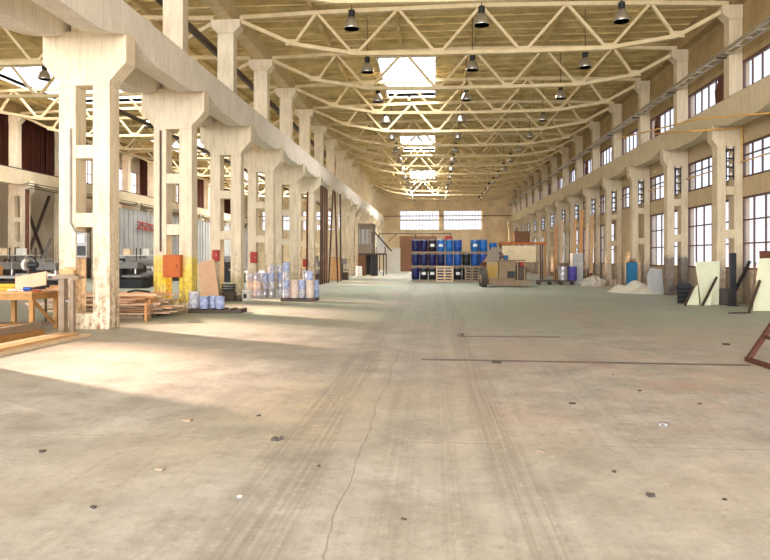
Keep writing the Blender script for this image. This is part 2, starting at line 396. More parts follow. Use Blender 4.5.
LUP = (7.75, 10.3)
lw = MB(); lr = MB(); lg = MB()
for k in range(K0-1, K1+1):
    ya, yb = max(YK(k), Y0), min(YK(k+1), Y1)
    oa, ob = YK(k)+.35, YK(k)+4.95
    full = (k >= K0 and k < K1)
    lw.box(XL-.3, ya, 0, XL, yb, 2.3)
    lw.box(XL-.3, ya, 6.5, XL, yb, 7.75)
    if k <= 0:
        lw.box(XL-.3, ya, 2.3, XL, yb, 6.5); lw.box(XL-.3, ya, 7.75, XL, yb, ZC)
    elif full and k <= 4:
        lw.box(XL-.3, ya, 2.3, XL, yb, 6.5)
        lw.box(XL-.3, ya, LUP[0], XL, oa, LUP[1]); lw.box(XL-.3, ob, LUP[0], XL, yb, LUP[1])
        window(XL-.15, oa, LUP[0], ob-oa, LUP[1]-LUP[0], 2, (), -1, M['frame'], M['glass'])
        lw.box(XL-.3, ya, LUP[1], XL, yb, ZC)
    elif k in (7, 8, 10, 11) :
        lw.box(XL-.3, ya, 2.3, XL, yb, 6.5)
        lw.box(XL-.3, ya, LUP[0], XL, oa, LUP[1]); lw.box(XL-.3, ob, LUP[0], XL, yb, LUP[1])
        window(XL-.15, oa, LUP[0], ob-oa, LUP[1]-LUP[0], 7, (.5,), -1, M['frame'], M['glass'])
        lw.box(XL-.3, ya, LUP[1], XL, yb, ZC)
    else:
        lw.box(XL-.3, ya, 2.3, XL, yb, 6.5)
        lr.box(XL-.3, ya, 7.75, XL, yb, ZC)
        n = 9
        for i in range(n+1):
            y = ya+(yb-ya)*i/n; lr.box(XL, y-.03, 7.75, XL+.05, y+.03, ZC)
    if k >= 7:
        lg.box(-27.58, ya, 0, -27.5, yb, 6.15)
        for i in range(6):
            y = ya+(yb-ya)*i/6; lg.box(-27.5, y-.05, 0, -27.42, y+.05, 6.15)
lw.build('wall_left', M['lwall'])['kind'] = 'structure'
lr.build('wall_left_upper', M['redsheet'])['kind'] = 'structure'
lg.build('wall_left_partition', M['greysheet'])['kind'] = 'structure'

# ---- end wall with four window bands
ew = MB()
ops = [(-26.6, -20.9), (-20.2, -14.4), (-5.2, .78), (1.42, 7.2)]
Z0, Z1 = 6.0, 8.95
xs = XL-.3
for (a, b) in ops:
    ew.box(xs, Y1, Z0, a, Y1+.3, Z1); xs = b
ew.box(xs, Y1, Z0, XR+.3, Y1+.3, Z1)
ew.box(XL-.3, Y1, 0, XR+.3, Y1+.3, Z0); ew.box(XL-.3, Y1, Z1, XR+.3, Y1+.3, ZC+.2)
for x in (-5.6, 1.1, 7.5): ew.box(x-.22, Y1-.25, 0, x+.22, Y1, ZC)
ew.build('wall_back', M['endwall'])['kind'] = 'structure'
for (a, b) in ops:
    wn[0] += 1
    root = empty('window_%d' % wn[0], (a, Y1+.15, Z0)); root['kind'] = 'structure'
    W, H = b-a, Z1-Z0
    f = MB()
    f.box(0, -.06, 0, W, .06, .09); f.box(0, -.06, H-.09, W, .06, H); f.box(0, -.06, 0, .09, .06, H); f.box(W-.09, -.06, 0, W, .06, H)
    f.box(0, -.08, H*.48, W, .08, H*.55)
    for i in range(1, 12): f.box(W*i/12-.04, -.03, .09, W*i/12+.04, .03, H-.09)
    for h in (.24, .77): f.box(.09, -.025, H*h-.02, W-.09, .025, H*h+.02)
    f.build('window_frame', M['endframe'], root)
    MB().add([(.02, 0, .02), (W-.02, 0, .02), (W-.02, 0, H-.02), (.02, 0, H-.02)], [(0, 1, 2, 3)]).build('pane', M['glass'], root)

# ---------------------------------------------------------------- columns
def column_proto(kind, cm):
    root = empty('concrete_column')
    bw, half, th = .43, .645, .25
    sz = 7.28 if kind == 'middle' else 7.0
    if kind == 'right': bw, half = .32, .475
    def br(x0, x1): return MB().box(x0, -th, 0, x1, th, 5.95)
    br(-half, -half+bw).build('branch', cm, root, bevel=.02)
    br(half-bw, half).build('branch', cm, root, bevel=.02)
    for z0, z1 in ((0, .38), (2.5, 2.84), (4.18, 4.5)):
        MB().box(-half+bw, -th+.03, z0, half-bw, th-.03, z1).build('cross_bar', cm, root)
    if kind == 'middle':
        hd = [(-half, 5.95), (half, 5.95), (half, 6.05), (1.06, 6.5), (1.06, sz), (-1.06, sz), (-1.06, 6.5), (-half, 6.05)]
        up = (-.34, .34)
    elif kind == 'right':
        hd = [(-half, 5.95), (.475, 5.95), (.475, 7.0), (-.655, 7.0), (-.655, 6.3), (-half, 6.05)]
        up = (-.03, .475)
    else:
        hd = [(-.6, 5.95), (half, 5.95), (half, 6.0), (.95, 6.35), (.95, 7.0), (-.6, 7.0)]
        up = (-.6, .02)
    MB().prism(hd, -th, th).build('column_head', cm, root, bevel=.02)
    u = MB(); u.box(up[0], -.24, sz, up[1], .24, 10.95)
    u.build('upper_shaft', cm, root, bevel=.02)
    c = (up[0]+up[1])/2
    if kind == 'middle': cp = [(up[0], 10.95), (up[1], 10.95), (c+.6, 11.2), (c+.6, 11.5), (c-.6, 11.5), (c-.6, 11.2)]
    elif kind == 'right': cp = [(up[0], 10.95), (up[1], 10.95), (up[1], 11.5), (up[0]-.25, 11.5), (up[0]-.25, 11.2)]
    else: cp = [(up[0], 10.95), (up[1], 10.95), (up[1]+.25, 11.2), (up[1]+.25, 11.5), (up[0], 11.5)]
    MB().prism(cp, -.26, .26).build('capital', cm, root)
    return root
NV = range(0, K1+1)
def drop(o):
    for ch in list(o.children): bpy.data.objects.remove(ch)
    bpy.data.objects.remove(o)
pr = {('middle', n): column_proto('middle', M[n]) for n in ('col', 'col_yellow', 'col_green')}
for k in range(-4, K1+1):
    n = 'col_yellow' if k == 1 else 'col_green' if k in (2, 3, 4) else 'col'
    c = dup(pr[('middle', n)], (XC, YK(k), 0))
    extra = {0: 'stained and peeling at its foot', 1: 'with a yellow painted foot and orange box', 2: 'behind the leaning plywood board', 3: 'behind the loose stacks of paint cans'}.get(k, '')
    tag(c, ('cream twin-legged concrete column of the left row, %s to the camera %s' % (nth(k) if k >= 0 else 'beside', extra)).strip() if k >= 0 else
        'cream twin-legged concrete column of the left row standing beside the camera', 'column', 'twin-legged columns of the left row')
    if k < -1 : drop(c)
    elif k == -1: pass
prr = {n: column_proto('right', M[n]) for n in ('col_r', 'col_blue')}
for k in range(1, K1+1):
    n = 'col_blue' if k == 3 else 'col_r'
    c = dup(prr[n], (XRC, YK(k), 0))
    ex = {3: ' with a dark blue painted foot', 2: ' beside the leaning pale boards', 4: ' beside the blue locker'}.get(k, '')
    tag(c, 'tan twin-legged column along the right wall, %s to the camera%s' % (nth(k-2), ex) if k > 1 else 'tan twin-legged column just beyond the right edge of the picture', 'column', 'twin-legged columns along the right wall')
pl = column_proto('left', M['col'])
for k in range(0, K1+1):
    c = dup(pl, (XLC, YK(k), 0))
    tag(c, 'cream column against the far left wall of the side aisle, %s in the picture' % nth(k-5) if k >= 5 else 'cream side aisle wall column beyond the left edge of the picture', 'column', 'columns of the far side aisle wall')
for o in list(pr.values())+list(prr.values())+[pl]: drop(o)

# ---------------------------------------------------------------- crane beams
def beam_proto(bm_, w, z0, z1):
    root = empty('crane_beam')
    L = BAY-.02; n = 14
    poly = [(0, z1), (0, z0)]
    for i in range(1, n):
        t = i/n; d = .40*min(1, 1.25*math.sin(math.pi*t)**.8); poly.append((L*t, z0-d) if .07 < t < .93 else (L*t, z0))
    poly += [(L, z0), (L, z1)]
    MB().prism(poly, -w/2, w/2, 'x').build('girder', bm_, root)
    r = MB(); r.box(-.06, 0, z1, .06, L, z1+.03); r.box(-.02, 0, z1+.03, .02, L, z1+.1); r.box(-.04, 0, z1+.1, .04, L, z1+.13)
    r.build('rail', M['dark'], root)
    return root
bl = beam_proto(M['beam'], .56, 7.28, 7.93); b2 = beam_proto(M['beam_r'], .5, 7.0, 7.6); b3 = beam_proto(M['beam_r'], .56, 7.0, 7.62)
for k in range(-1, K1):
    c = dup(bl, (XC+.78, YK(k)+.01, 0)); tag(c, 'pale crane beam on the nave side of the left columns, %s span' % nth(k+1), 'crane beam', 'crane beams over the left columns')
    c = dup(bl, (XC-.78, YK(k)+.01, 0)); tag(c, 'pale crane beam on the aisle side of the left columns, %s span' % nth(k+1), 'crane beam', 'crane beams over the left columns')
    if k >= 1:
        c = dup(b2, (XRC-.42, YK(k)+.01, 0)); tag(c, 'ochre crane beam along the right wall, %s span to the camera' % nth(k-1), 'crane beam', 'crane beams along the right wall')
        c = dup(b3, (XLC+.62, YK(k)+.01, 0)); tag(c, ('crane beam along the far side aisle wall, %s span in the picture' % nth(k-4)) if k >= 4 else 'side aisle crane beam beyond the left edge of the picture', 'crane beam', 'crane beams along the side aisle wall')
drop(bl); drop(b2); drop(b3)

# edge beams carrying the roof over each column row
for nm, x, w, mm in (('left columns', XC, .5, 'truss'), ('right wall', XRC+.3, .4, 'upwall'), ('side aisle wall', XLC-.3, .4, 'upwall')):
    for k in range(-1, K1):
        if k < 1: continue
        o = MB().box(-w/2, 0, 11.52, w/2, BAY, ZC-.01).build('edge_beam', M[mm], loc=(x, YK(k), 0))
        tag(o, 'ochre edge beam under the roof over the %s, %s bay' % (nm, nth(k-1)), 'roof beam', 'edge beams over the '+nm)

# ---------------------------------------------------------------- trusses
def truss_proto(xa, xb):
    root = empty('roof_truss'); c = (xa+xb)/2; s = (xb-xa)/19.3
    T = [(-9.6, 11.62), (-6.45, 11.74), (-3.15, 11.8), (.15, 11.84), (3.5, 11.8), (6.7, 11.74), (9.6, 11.62)]
    B = [(-9.6, 11.5), (-7.45, 10.5), (-4.9, 10.04), (-1.55, 9.98), (1.8, 9.98), (5.1, 10.02), (7.7, 10.42), (9.6, 11.45)]
    T = [(c+x*s, z) for x, z in T]; B = [(c+x*s, z) for x, z in B]
    t = MB()
    for p, q in zip(T[:-1], T[1:]): t.bar((p[0], 0, p[1]), (q[0], 0, q[1]), .2, .16)
    t.build('top_chord', M['truss'], root)
    t = MB()
    for p, q in zip(B[:-1], B[1:]): t.bar((p[0], 0, p[1]), (q[0], 0, q[1]), .2, .15)
    for p in B[1:-1]: t.box(p[0]-.28, -.015, p[1]-.05, p[0]+.28, .015, p[1]+.2)
    t.build('bottom_chord', M['truss'], root)
    for i in range(5):
        u = T[i+1]; 
        for l in (B[i+1], B[i+2]):
            MB().bar((l[0]+(.12 if l[0] < u[0] else -.12), 0, l[1]+.05), (u[0]+(-.05 if l[0] < u[0] else .05), 0, u[1]-.05), .12, .11).build('diagonal', M['truss'], root)
    return root
tp = truss_proto(-8.0, 11.45)
for k in range(1, K1+1):
    c = dup(tp, (0, YK(k)+.0, 0)); tag(c, 'cream fish-bellied roof truss over the main nave, %s to the camera' % nth(k-1), 'roof truss', 'roof trusses over the main nave')
drop(tp)
tp = truss_proto(-28.2, -9.0)
for k in range(1, K1+1):
    c = dup(tp, (0, YK(k), 0)); tag(c, 'cream roof truss over the left side aisle, %s to the camera' % nth(k-1), 'roof truss', 'roof trusses over the side aisle')
drop(tp)

# longitudinal pipes and steel
def pipe(name, pts, r, m, label, cat='pipe'):
    o = MB().tube(pts, r, 8).build(name, m, smooth=True); tag(o, label, cat); return o
def runner(name, x, z, w, h, y0, y1, m, label, cat):
    o = MB().box(x-w/2, y0, z-h/2, x+w/2, y1, z+h/2).build(name, m); tag(o, label, cat); return o
runner('steel_runner', -9.45, 10.7, .14, .28, 5, 94, M['dark'], 'dark steel runner high behind the left columns, below the roof', 'steel beam')
pipe('steel_pipe', [(-9.35, 6, 9.45), (-9.35, 94, 9.45)], .05, M['dark'], 'thin dark pipe behind the left upper columns')
pipe('steel_pipe', [(-9.72, 19, 6.3), (-9.72, 94, 6.3)], .07, M['dark'], 'dark pipe running behind the left columns under the beams')
# cable tray on the right wall, rungs whitened for bright strips of light
t = empty('cable_tray', (XR-.75, 0, 9.62))
MB().box(-.12, 15, -.06, -.06, 96, .08).box(.2, 15, -.06, .26, 96, .08).build('side_rail', M['alu'], t)
sl = MB().box(-.12, -.05, -.03, .2, .05, 0).build('rung', M['white'], t, loc=(0, 15.3, 0))
for i in range(1, 95):
    c_ = sl.copy(); COL.objects.link(c_); c_.parent = t; c_.location = (0, 15.3+i*.85, 0)
bk = MB()
for k in range(1, K1+1): bk.box(-.14, YK(k)-.03, -.12, .62, YK(k)+.03, -.06)
bk.build('bracket', M['dark'], t)
tag(t, 'grey cable ladder running along the right wall above the top windows', 'cable tray')
pipe('gas_pipe', [(10.6, 15, 6.4), aty(770, 113, 20.9), aty(698, 119, 24.6), aty(617, 139, 34)], .032, M['pipe_y'], 'yellow gas pipe crossing the face of the right crane beam')
pipe('gas_pipe', [(XR-.14, 18, 5.42), (XR-.14, 96, 5.42)], .028, M['pipe_y'], 'thin yellow pipe running across the middle row of right windows')
p = YK(2)
pipe('gas_pipe', [aty(652, 134, 30), aty(692, 131, p-.42), (XRC+.36, p-.42, 6.72), (XRC+.36, p-.42, 5.5)], .032, M['pipe_y'], 'yellow pipe bending down beside the nearest right column head')
pipe('wall_pipe', [(-27, Y1-.35, 8.1), (11.6, Y1-.35, 8.1)], .06, M['dark'], 'dark pipe crossing the end wall windows')

for k in range(2, 11):
    t = empty('insulator_rack', (XRC, YK(k)-.27, 4.75)); tag(t, 'black insulator rack in the upper slot of the %s right column' % nth(k-2), 'insulator rack', 'insulator racks on the right columns')
    MB().box(-.15, 0, 0, -.12, .04, 1.3).build('upright', M['black'], t); MB().box(.12, 0, 0, .15, .04, 1.3).build('upright', M['black'], t)
    for j in range(4): MB().box(-.12, -.02, .12+j*.34, .12, .04, .17+j*.34).build('crossbar', M['black'], t); MB().cyl((.0, -.04, .17+j*.34), (.0, -.04, .27+j*.34), .05, .03, 8).build('insulator', M['white'], t)
for j, z in enumerate((6.45, 6.62, 6.79)):
    runner('walkway_rail', -27.2, z, .05, .05, 41, 94, M['dark'], 'dark steel rail along the side aisle crane beam, %s of three' % ['lowest', 'middle', 'highest'][j], 'rail')
# ---------------------------------------------------------------- pendant lamps
def lamp_proto():
    root = empty('pendant_lamp')
    MB().cyl((0, 0, .38), (0, 0, ZC-9.95-.1), .018, n=6).build('cable', M['dark'], root)
    MB().lathe([(.06, .2), (.11, .22), (.12, .3), (.12, .42), (.07, .46), (.03, .48)], n=14).build('housing', M['black'], root, True)
    MB().lathe([(.27, -.22), (.275, -.2), (.25, -.08), (.2, .06), (.13, .17), (.07, .21), (.06, .21), (.12, .155), (.19, .05), (.24, -.08), (.262, -.2), (.265, -.22)], n=20).build('shade', M['alu'], root, True)
    MB().lathe([(.01, -.2), (.16, -.19), (.2, -.15), (.12, -.05), (.06, .08)], n=12).build('bulb', M['bulb'], root, True)
    return root
lp = lamp_proto()
for r_, x in (('left', -2.9), ('middle', 1.65), ('right', 6.4), ('side aisle', -17.6)):
    for j in range(0, 14):
        if r_ == 'side aisle' and not 1 <= j <= 9: continue
        y = 22.45+BAY*j
        zt = 10.05
        c = dup(lp, (x, y, zt))
        q = j-1 if r_ == 'side aisle' else j
        tag(c, 'bell-shaped metal pendant lamp of the %s row, %s to the camera' % (r_, nth(q)), 'lamp', 'pendant lamps of the %s row' % r_)
drop(lp)

#==== PROPS
def rotz(a): return Matrix.Rotation(a, 3, 'Z')
def euler(x, y, z): 
    from mathutils import Euler
    return Euler((x, y, z)).to_matrix()
def one(mb, name, m, label, cat, loc=None, group=None, smooth=False, bevel=0, kind=None):
    o = mb.build(name, m, None, smooth, bevel, loc); return tag(o, label, cat, group, kind)

# ======== workbench, front left
def timber_bench(loc, L, W, H, rz, label, nlegs=3):
    b = empty('workbench', loc, rz); tag(b, label, 'workbench')
    MB().box(-L, 0, H-.05, 0, W, H).build('bench_top', M['wood_or'], b)
    a = MB().box(-L+.02, .02, H-.2, -.02, .06, H-.05).box(-L+.02, W-.06, H-.2, -.02, W-.02, H-.05).box(-.06, .06, H-.2, -.02, W-.06, H-.05).box(-L+.02, .06, H-.2, -L+.06, W-.06, H-.05)
    a.build('apron', M['benchwood'], b)
    for i in range(nlegs):
        x = -.02-(L-.12)*i/(nlegs-1)
        for y in (.06, W-.14): MB().box(x-.1, y, 0, x, y+.09, H-.2).build('leg', M['benchwood'], b)
    MB().bar((-.08, .17, H-.22), (-.08, W-.2, .15), .07, .05).build('brace', M['benchwood'], b)
    MB().box(-L+.1, W*.35, .12, -.12, W*.8, .16).build('lower_shelf', M['wood3'], b)
    return b
A = Vector((-9.28, 14.15, 0)); H = .96
timber_bench(A, 2.3, 1.15, H, 0, 'timber workbench with orange-brown top beside the nearest left column')
def on_bench(x, y, dy=.3):          # point on the bench top, dy behind its front edge
    q = aty(x, y, A.y+dy); return Vector((q.x, A.y+dy, H))
q = on_bench(31, 290, .35)
brd = MB().obox((0, 0, .2), (.78, .035, .34), euler(R(-18), R(-10), 0))
one(brd, 'board_offcut', M['ply'], 'pinkish plank offcut propped up on the timber workbench', 'board', q+Vector((0, 0, .035)))
q = on_bench(28, 292, .12)
t = empty('power_drill', q); tag(t, 'small blue power tool lying on the workbench edge', 'power tool')
MB().cyl((-.1, 0, .06), (.08, 0, .06), .045, .04, 12).build('body', M['blue'], t, True)
MB().cyl((.08, 0, .06), (.15, 0, .06), .02, .012, 8).build('chuck', M['dark'], t)
MB().obox((-.06, 0, .05), (.05, .045, .1), euler(0, 0, 0)).build('grip', M['blue'], t)
q = on_bench(44, 290, .2)
t = empty('hand_saw', q); tag(t, 'red handled hand saw lying on the workbench', 'saw')
MB().prism([(-.1, -.06), (-.1, .06), (.38, .01), (.38, -.02)], .01, .014, 'z').build('blade', M['grey'], t)
MB().prism([(-.24, -.06), (-.22, .07), (-.09, .07), (-.09, -.07)], 0, .03, 'z').build('handle', M['red'], t)
q = on_bench(14, 292, .15)
one(MB().lathe([(.1, 0), (.14, .02), (.12, .05), (.05, .06)], n=10).obox((.12, .02, .02), (.2, .12, .03), rotz(.3)), 'paper_scrap', M['white'], 'crumpled white paper on the workbench', 'paper', q)
for i, (yy, zz) in enumerate(((14.75, .07), (14.9, .07), (14.84, .15))):
    one(MB().box(-.95, -.06, -.07, .35, .06, .0), 'yellow_plank', M['yellow'], 'yellow painted plank lying at the left end of the workbench', 'plank', Vector((-10.45, yy, H+zz+.0)), 'yellow planks on the workbench')
q = on_bench(58, 286, .8)
one(MB().box(-.22, -.15, 0, .22, .15, .06).box(-.14, -.12, .06, .2, .1, .12), 'wood_block', M['wood'], 'stacked wood blocks at the right end of the workbench', 'wood block', q)

# saw table behind
st = empty('saw_stand', (-11.6, 16.75, 0)); tag(st, 'grey metal saw stand behind the timber workbench', 'stand')
MB().box(-1.1, -.35, 1.2, 1.3, .35, 1.25).build('stand_top', M['grey'], st)
for x in (-1, 1.2):
    for y in (-.3, .3): MB().cyl((x, y, 0), (x, y, 1.2), .03, n=8).build('leg', M['dark'], st)
ms = empty('mitre_saw', (-11.05, 16.7, 1.25)); tag(ms, 'white and black mitre saw on the grey metal stand', 'mitre saw')
MB().lathe([(.26, 0), (.26, .05), (.2, .07)], n=18).box(-.3, -.12, 0, .3, .12, .06).build('base', M['grey'], ms)
MB().cyl((-.12, .0, .3), (-.04, .0, .3), .15, .15, 20).build('blade_guard', M['white'], ms)
MB().cyl((.0, 0, .3), (.24, .02, .3), .09, .08, 14).build('motor', M['black'], ms, True)
MB().bar((-.06, .1, .06), (-.04, .15, .42), .07, .09).build('arm', M['dark'], ms)
MB().tube([(-.06, -.05, .5), (.08, -.12, .54), (.22, -.08, .5), (.2, .02, .4)], .02, 8).build('handle', M['black'], ms)
one(MB().lathe([(.14, .0), (.17, .04), (.14, .08), (.05, .1)], n=12).obox((.18, 0, .03), (.3, .14, .05), rotz(.2)), 'plaster_bag', M['white'], 'small white bag on the grey stand beside the mitre saw', 'bag', (-10.55, 16.65, 1.25))
one(MB().box(-.25, -.18, 0, .25, .18, .28).box(-.22, -.15, .28, .18, .15, .4), 'tool_case', M['wood_or'], 'brown box on the grey metal stand behind the workbench', 'box', (-12.2, 16.75, 1.25))

# timber post stand between the legs of the nearest column
s_ = empty('timber_stand', (-8.62, 14.55, 0)); tag(s_, 'rough timber stand in front of the nearest left column', 'stand')
MB().box(-.22, -.08, 0, -.08, .08, 1.25).build('post', M['wood3'], s_); MB().box(.05, -.05, .0, .13, .05, 1.2).build('post', M['wood3'], s_)
MB().box(-.34, -.14, 1.25, .3, .14, 1.31).box(-.28, -.1, 1.31, .2, .1, 1.36).build('top_board', M['wood3'], s_)
MB().box(-.08, -.04, .7, .05, .0, .74).build('crossbar', M['grey'], s_)
one(MB().box(-.2, -.08, 0, .15, .08, .1).obox((.05, 0, .13), (.26, .12, .05), euler(0, .15, .2)), 'wood_offcut', M['wood'], 'orange wood offcut on top of the rough timber stand', 'wood block', (-8.62, 14.55, 1.361))
eb = empty('switch_box', (-8.46, 14.9, 1.75)); tag(eb, 'grey electric switch box between the legs of the nearest column', 'electric box')
MB().box(-.13, -.1, 0, .13, .06, .6).build('case', M['grey'], eb, bevel=.01); MB().box(-.09, -.13, .36, .09, -.1, .54).build('cover', M['white'], eb)
MB().box(-.1, -.12, .05, .1, -.1, .28).build('lower_cover', M['black'], eb)
pipe('conduit', [(-8.83, 14.96, 4.9), (-8.83, 14.96, 2.6), (-8.7, 14.96, 2.38), (-8.5, 14.96, 2.36)], .022, M['grey'], 'grey conduit bending on the nearest left column')
pipe('conduit', [(-8.9, 20.26, 5.9), (-8.9, 20.26, 1.95)], .03, M['dark'], 'dark conduit running down the yellow footed column')

# ======== loose planks, front left
g = 'fresh planks on the floor at front left'
lab = 'long fresh sawn plank lying on the floor in front of the workbench'
pts = [(-7.7, 0), (-7.96, 0), (-8.22, 0), (-7.84, 1), (-8.1, 1)]
for i, (x, l) in enumerate(pts):
    a = -.01
    o = one(MB().box(-.1, -2.6, 0, .1, 1.35-.08*i, .055), 'plank', M['wood2'] if i != 3 else M['wood'], lab, 'plank', (x-.02, 12.35, .002+l*.058), g); o.rotation_euler = (0, 0, a)
g = 'dark timber beams under the workbench'
for i, (x, z, y) in enumerate(((-8.75, 0, 12.1), (-9.05, 0, 12.3), (-9.4, 0, 12.0), (-8.9, .152, 12.2), (-9.2, .152, 12.0))):
    o = one(MB().box(-.1, -2.4, 0, .1, 1.55, .15), 'timber_beam', M['wood3'] if i % 2 else M['benchwood'], 'weathered timber beam lying beside the fresh planks at front left', 'timber beam', (x, y, z+.002), g)

# ======== plank pile behind the nearest column
rng = random.Random(3)
for px in (-10.4, -8.9):
    o = empty('pallet', (px, 18.6, 0)); tag(o, 'dark wooden pallet under the loose plank pile, %s' % ('hidden side' if px < -10 else 'end nearest the nave'), 'pallet')
    for j in range(3): MB().box(-.6, -.9+j*.85, 0, .6, -.8+j*.85, .1).build('runner', M['wood3'], o)
    for j in range(6): MB().box(-.6+j*.22, -.9, .1, -.5+j*.22, .9, .12).build('slat', M['dark'], o)
mats = ['wood2', 'pinew', 'wood2', 'wood3', 'pinew', 'wood_or', 'wood2']
n = 0
for lay in range(9):
    for j in range(5 if lay < 5 else 4):
        L = rng.uniform(2.2, 3.9); y = 17.75+j*(.42 if lay < 5 else .5)+rng.uniform(-.08, .08)
        if lay > 4: L = min(L, 2.7)
        xr = -7.85+rng.uniform(-.6, .35)-lay*.05
        if y+.1 > 20.1: continue
        a = [.04, -.1, .12, -.2, .18, -.28, .1, -.35, .3][lay]; z = .125+lay*.066
        w = rng.uniform(.12, .24)
        o = one(MB().box(-L, -w/2, 0, 0, w/2, .04), 'pile_plank', M[mats[n % 7]], 'rough plank in the loose pile behind the nearest left column', 'plank', (xr, y, z), 'planks in the loose pile')
        o.rotation_euler = (0, rng.uniform(-.004, .004), a); n += 1
for x, y in ((146, 321), (150, 318)):
    q = gnd(x, y); one(MB().box(-.035, -.03, 0, .035, .03, .5 if x < 148 else .66), 'stake', M['wood_or'], 'upright orange stake holding the plank pile, %s one' % ('shorter' if x < 148 else 'taller'), 'stake', q)
o = one(MB().tube([(-.3, 0, 0), (-.1, .1, .05), (.15, .05, .03), (.35, .12, 0)], .03, 8), 'cable_coil', M['black'], 'black cable lying on top of the plank pile', 'cable', (-8.9, 18.6, .715))

# orange box on the yellow footed column
ob = empty('orange_box', (-8.45, YK(1)-.37, 1.12)); tag(ob, 'orange metal box fixed to the yellow footed column', 'metal box')
MB().box(-.29, -.11, 0, .29, .12, .72).build('case', M['orange'], ob, bevel=.01)
MB().box(-.25, -.125, .04, .25, -.11, .68).build('door', M['orange'], ob); MB().box(.18, -.15, .33, .2, -.125, .4).build('handle', M['dark'], ob)

# leaning plywood
for i, (dx, dm) in enumerate(((0, 'ply'), (-.16, 'wood2'))):
    a = Vector((-8.72+dx, 24.6+.1*i, .02)); b_ = Vector((-9.16+dx, 25.2+.06*i, 1.62-.1*i))
    up = (b_-a).normalized(); rt = Vector((1, .1, 0)); rt = (rt-up*rt.dot(up)).normalized(); nn = rt.cross(up)
    mb = MB().obox((a+b_)/2, (.62, .035, (b_-a).length), Matrix((rt, -nn, up)).transposed())
    one(mb, 'plywood_sheet', M[dm], 'pink plywood sheet leaning on the third left column' if i == 0 else 'pale board leaning just behind the pink plywood sheet', 'board')

# pallet with drum and blue boxes
def pallet(loc, W, D, label, m='wood3', rot=None, group=None):
    o = empty('pallet', loc); tag(o, label, 'pallet', group)
    for j in range(3):
        y = -D/2+(D-.1)*j/2; MB().box(-W/2, y, 0, W/2, y+.1, .1).build('runner', M[m], o)
    for j in range(6):
        x = -W/2+(W-.12)*j/5; MB().box(x, -D/2, .1, x+.12, D/2, .13).build('slat', M[m], o)
    if rot: o.rotation_euler = rot
    return o
p0 = gnd(216, 312)
pallet((p0.x+.1, p0.y-.1, .002), 1.7, .7, 'dark low pallet carrying the white drum and blue pails', 'dark')
Dp = p0.y-.1
q = aty(194, 309, Dp)
t = empty('white_drum', (q.x, Dp, .134)); tag(t, 'white and blue printed drum on the dark low pallet', 'drum')
MB().lathe([(.17, 0), (.175, .02), (.17, .16), (.175, .17), (.17, .19), (.17, .36), (.175, .38), (.17, .52)], n=20).build('body', M['tin_w'], t, True)
MB().lathe([(.178, .5), (.18, .53), (.15, .54)], n=20).build('lid', M['white'], t)
def pail_proto(r, h, m):
    root = empty('paint_can')
    MB().lathe([(r*.96, 0), (r, .01), (r, h*.3), (r*1.02, h*.32), (r, h*.34), (r, h-.03), (r*1.04, h-.02), (r*1.04, h-.005), (r*.94, h-.005), (r*.92, h-.02)], n=16).build('body', m, root, True)
    MB().lathe([(r*.9, h-.02), (r*.9, h-.008), (0.001, h-.008)], n=16).build('lid', M['tin'], root)
    return root
P = {(k, h): pail_proto(r, h, M[k]) for k in ('tin_w', 'tin_r', 'tin_b', 'tin') for r, h in ((.135, .36),)}
PB = {k: pail_proto(.17, .72, M[k]) for k in ('tin_w', 'tin_r', 'tin_b')}
for i, x in enumerate((203, 212, 219)):
    q = aty(x+1, 309, Dp-.16+.32*(i % 2))
    c = dup(P[(['tin_b', 'tin_b', 'tin_b'][i], .36)], (q.x, q.y, .134)); tag(c, 'blue printed pail on the dark low pallet, %s of three' % ['left', 'middle', 'right'][i], 'paint can', 'blue pails on the low pallet'); c.scale = (1.05, 1.05, 1.1)
q = aty(236, 300, 24.9)
# dark crates and white bucket
def crate(loc, s, label, m='wood3', name='crate'):
    o = empty(name, loc); tag(o, label, 'crate')
    w, d, h = s
    MB().box(-w/2, -d/2, 0, w/2, d/2, .03).build('base', M[m], o)
    for j in range(3):
        z = .04+(h-.04)*j/3
        MB().box(-w/2, -d/2, z, w/2, -d/2+.025, z+h/3-.05).build('front_slat', M[m], o); MB().box(-w/2, d/2-.025, z, w/2, d/2, z+h/3-.05).build('back_slat', M[m], o)
        MB().box(w/2-.025, -d/2+.025, z, w/2, d/2-.025, z+h/3-.05).build('side_slat', M[m], o); MB().box(-w/2, -d/2+.025, z, -w/2+.025, d/2-.025, z+h/3-.05).build('side_slat', M[m], o)
    return o
q = gnd(229, 301); crate((q.x, q.y, 0), (.5, .4, .38), 'dark slatted crate on the floor before the third column', 'dark'); crate((q.x-.02, q.y, .385), (.46, .38, .33), 'dark slatted crate stacked on another before the third column', 'black')
q = gnd(236, 301); crate((q.x+.09, q.y, 0), (.22, .3, .26), 'small dark crate between the crates and the white bucket', 'dark')
q = gnd(245, 301)
t = empty('bucket', (q.x+.06, q.y, 0)); tag(t, 'white plastic bucket with a dark label before the third column', 'bucket')
MB().lathe([(.16, 0), (.17, .02), (.2, .42), (.215, .42), (.215, .44), (.19, .44), (.15, .03), (.001, .03)], n=18).build('body', M['white'], t, True)
MB().prism([(-.06, .13), (.06, .13), (.065, .3), (-.065, .3)], -.215, -.185).build('label', M['black'], t)
MB().tube([(-.2, 0, .41), (-.15, -.14, .36), (0, -.22, .34), (.15, -.14, .36), (.2, 0, .41)], .008, 6).build('handle', M['grey'], t)

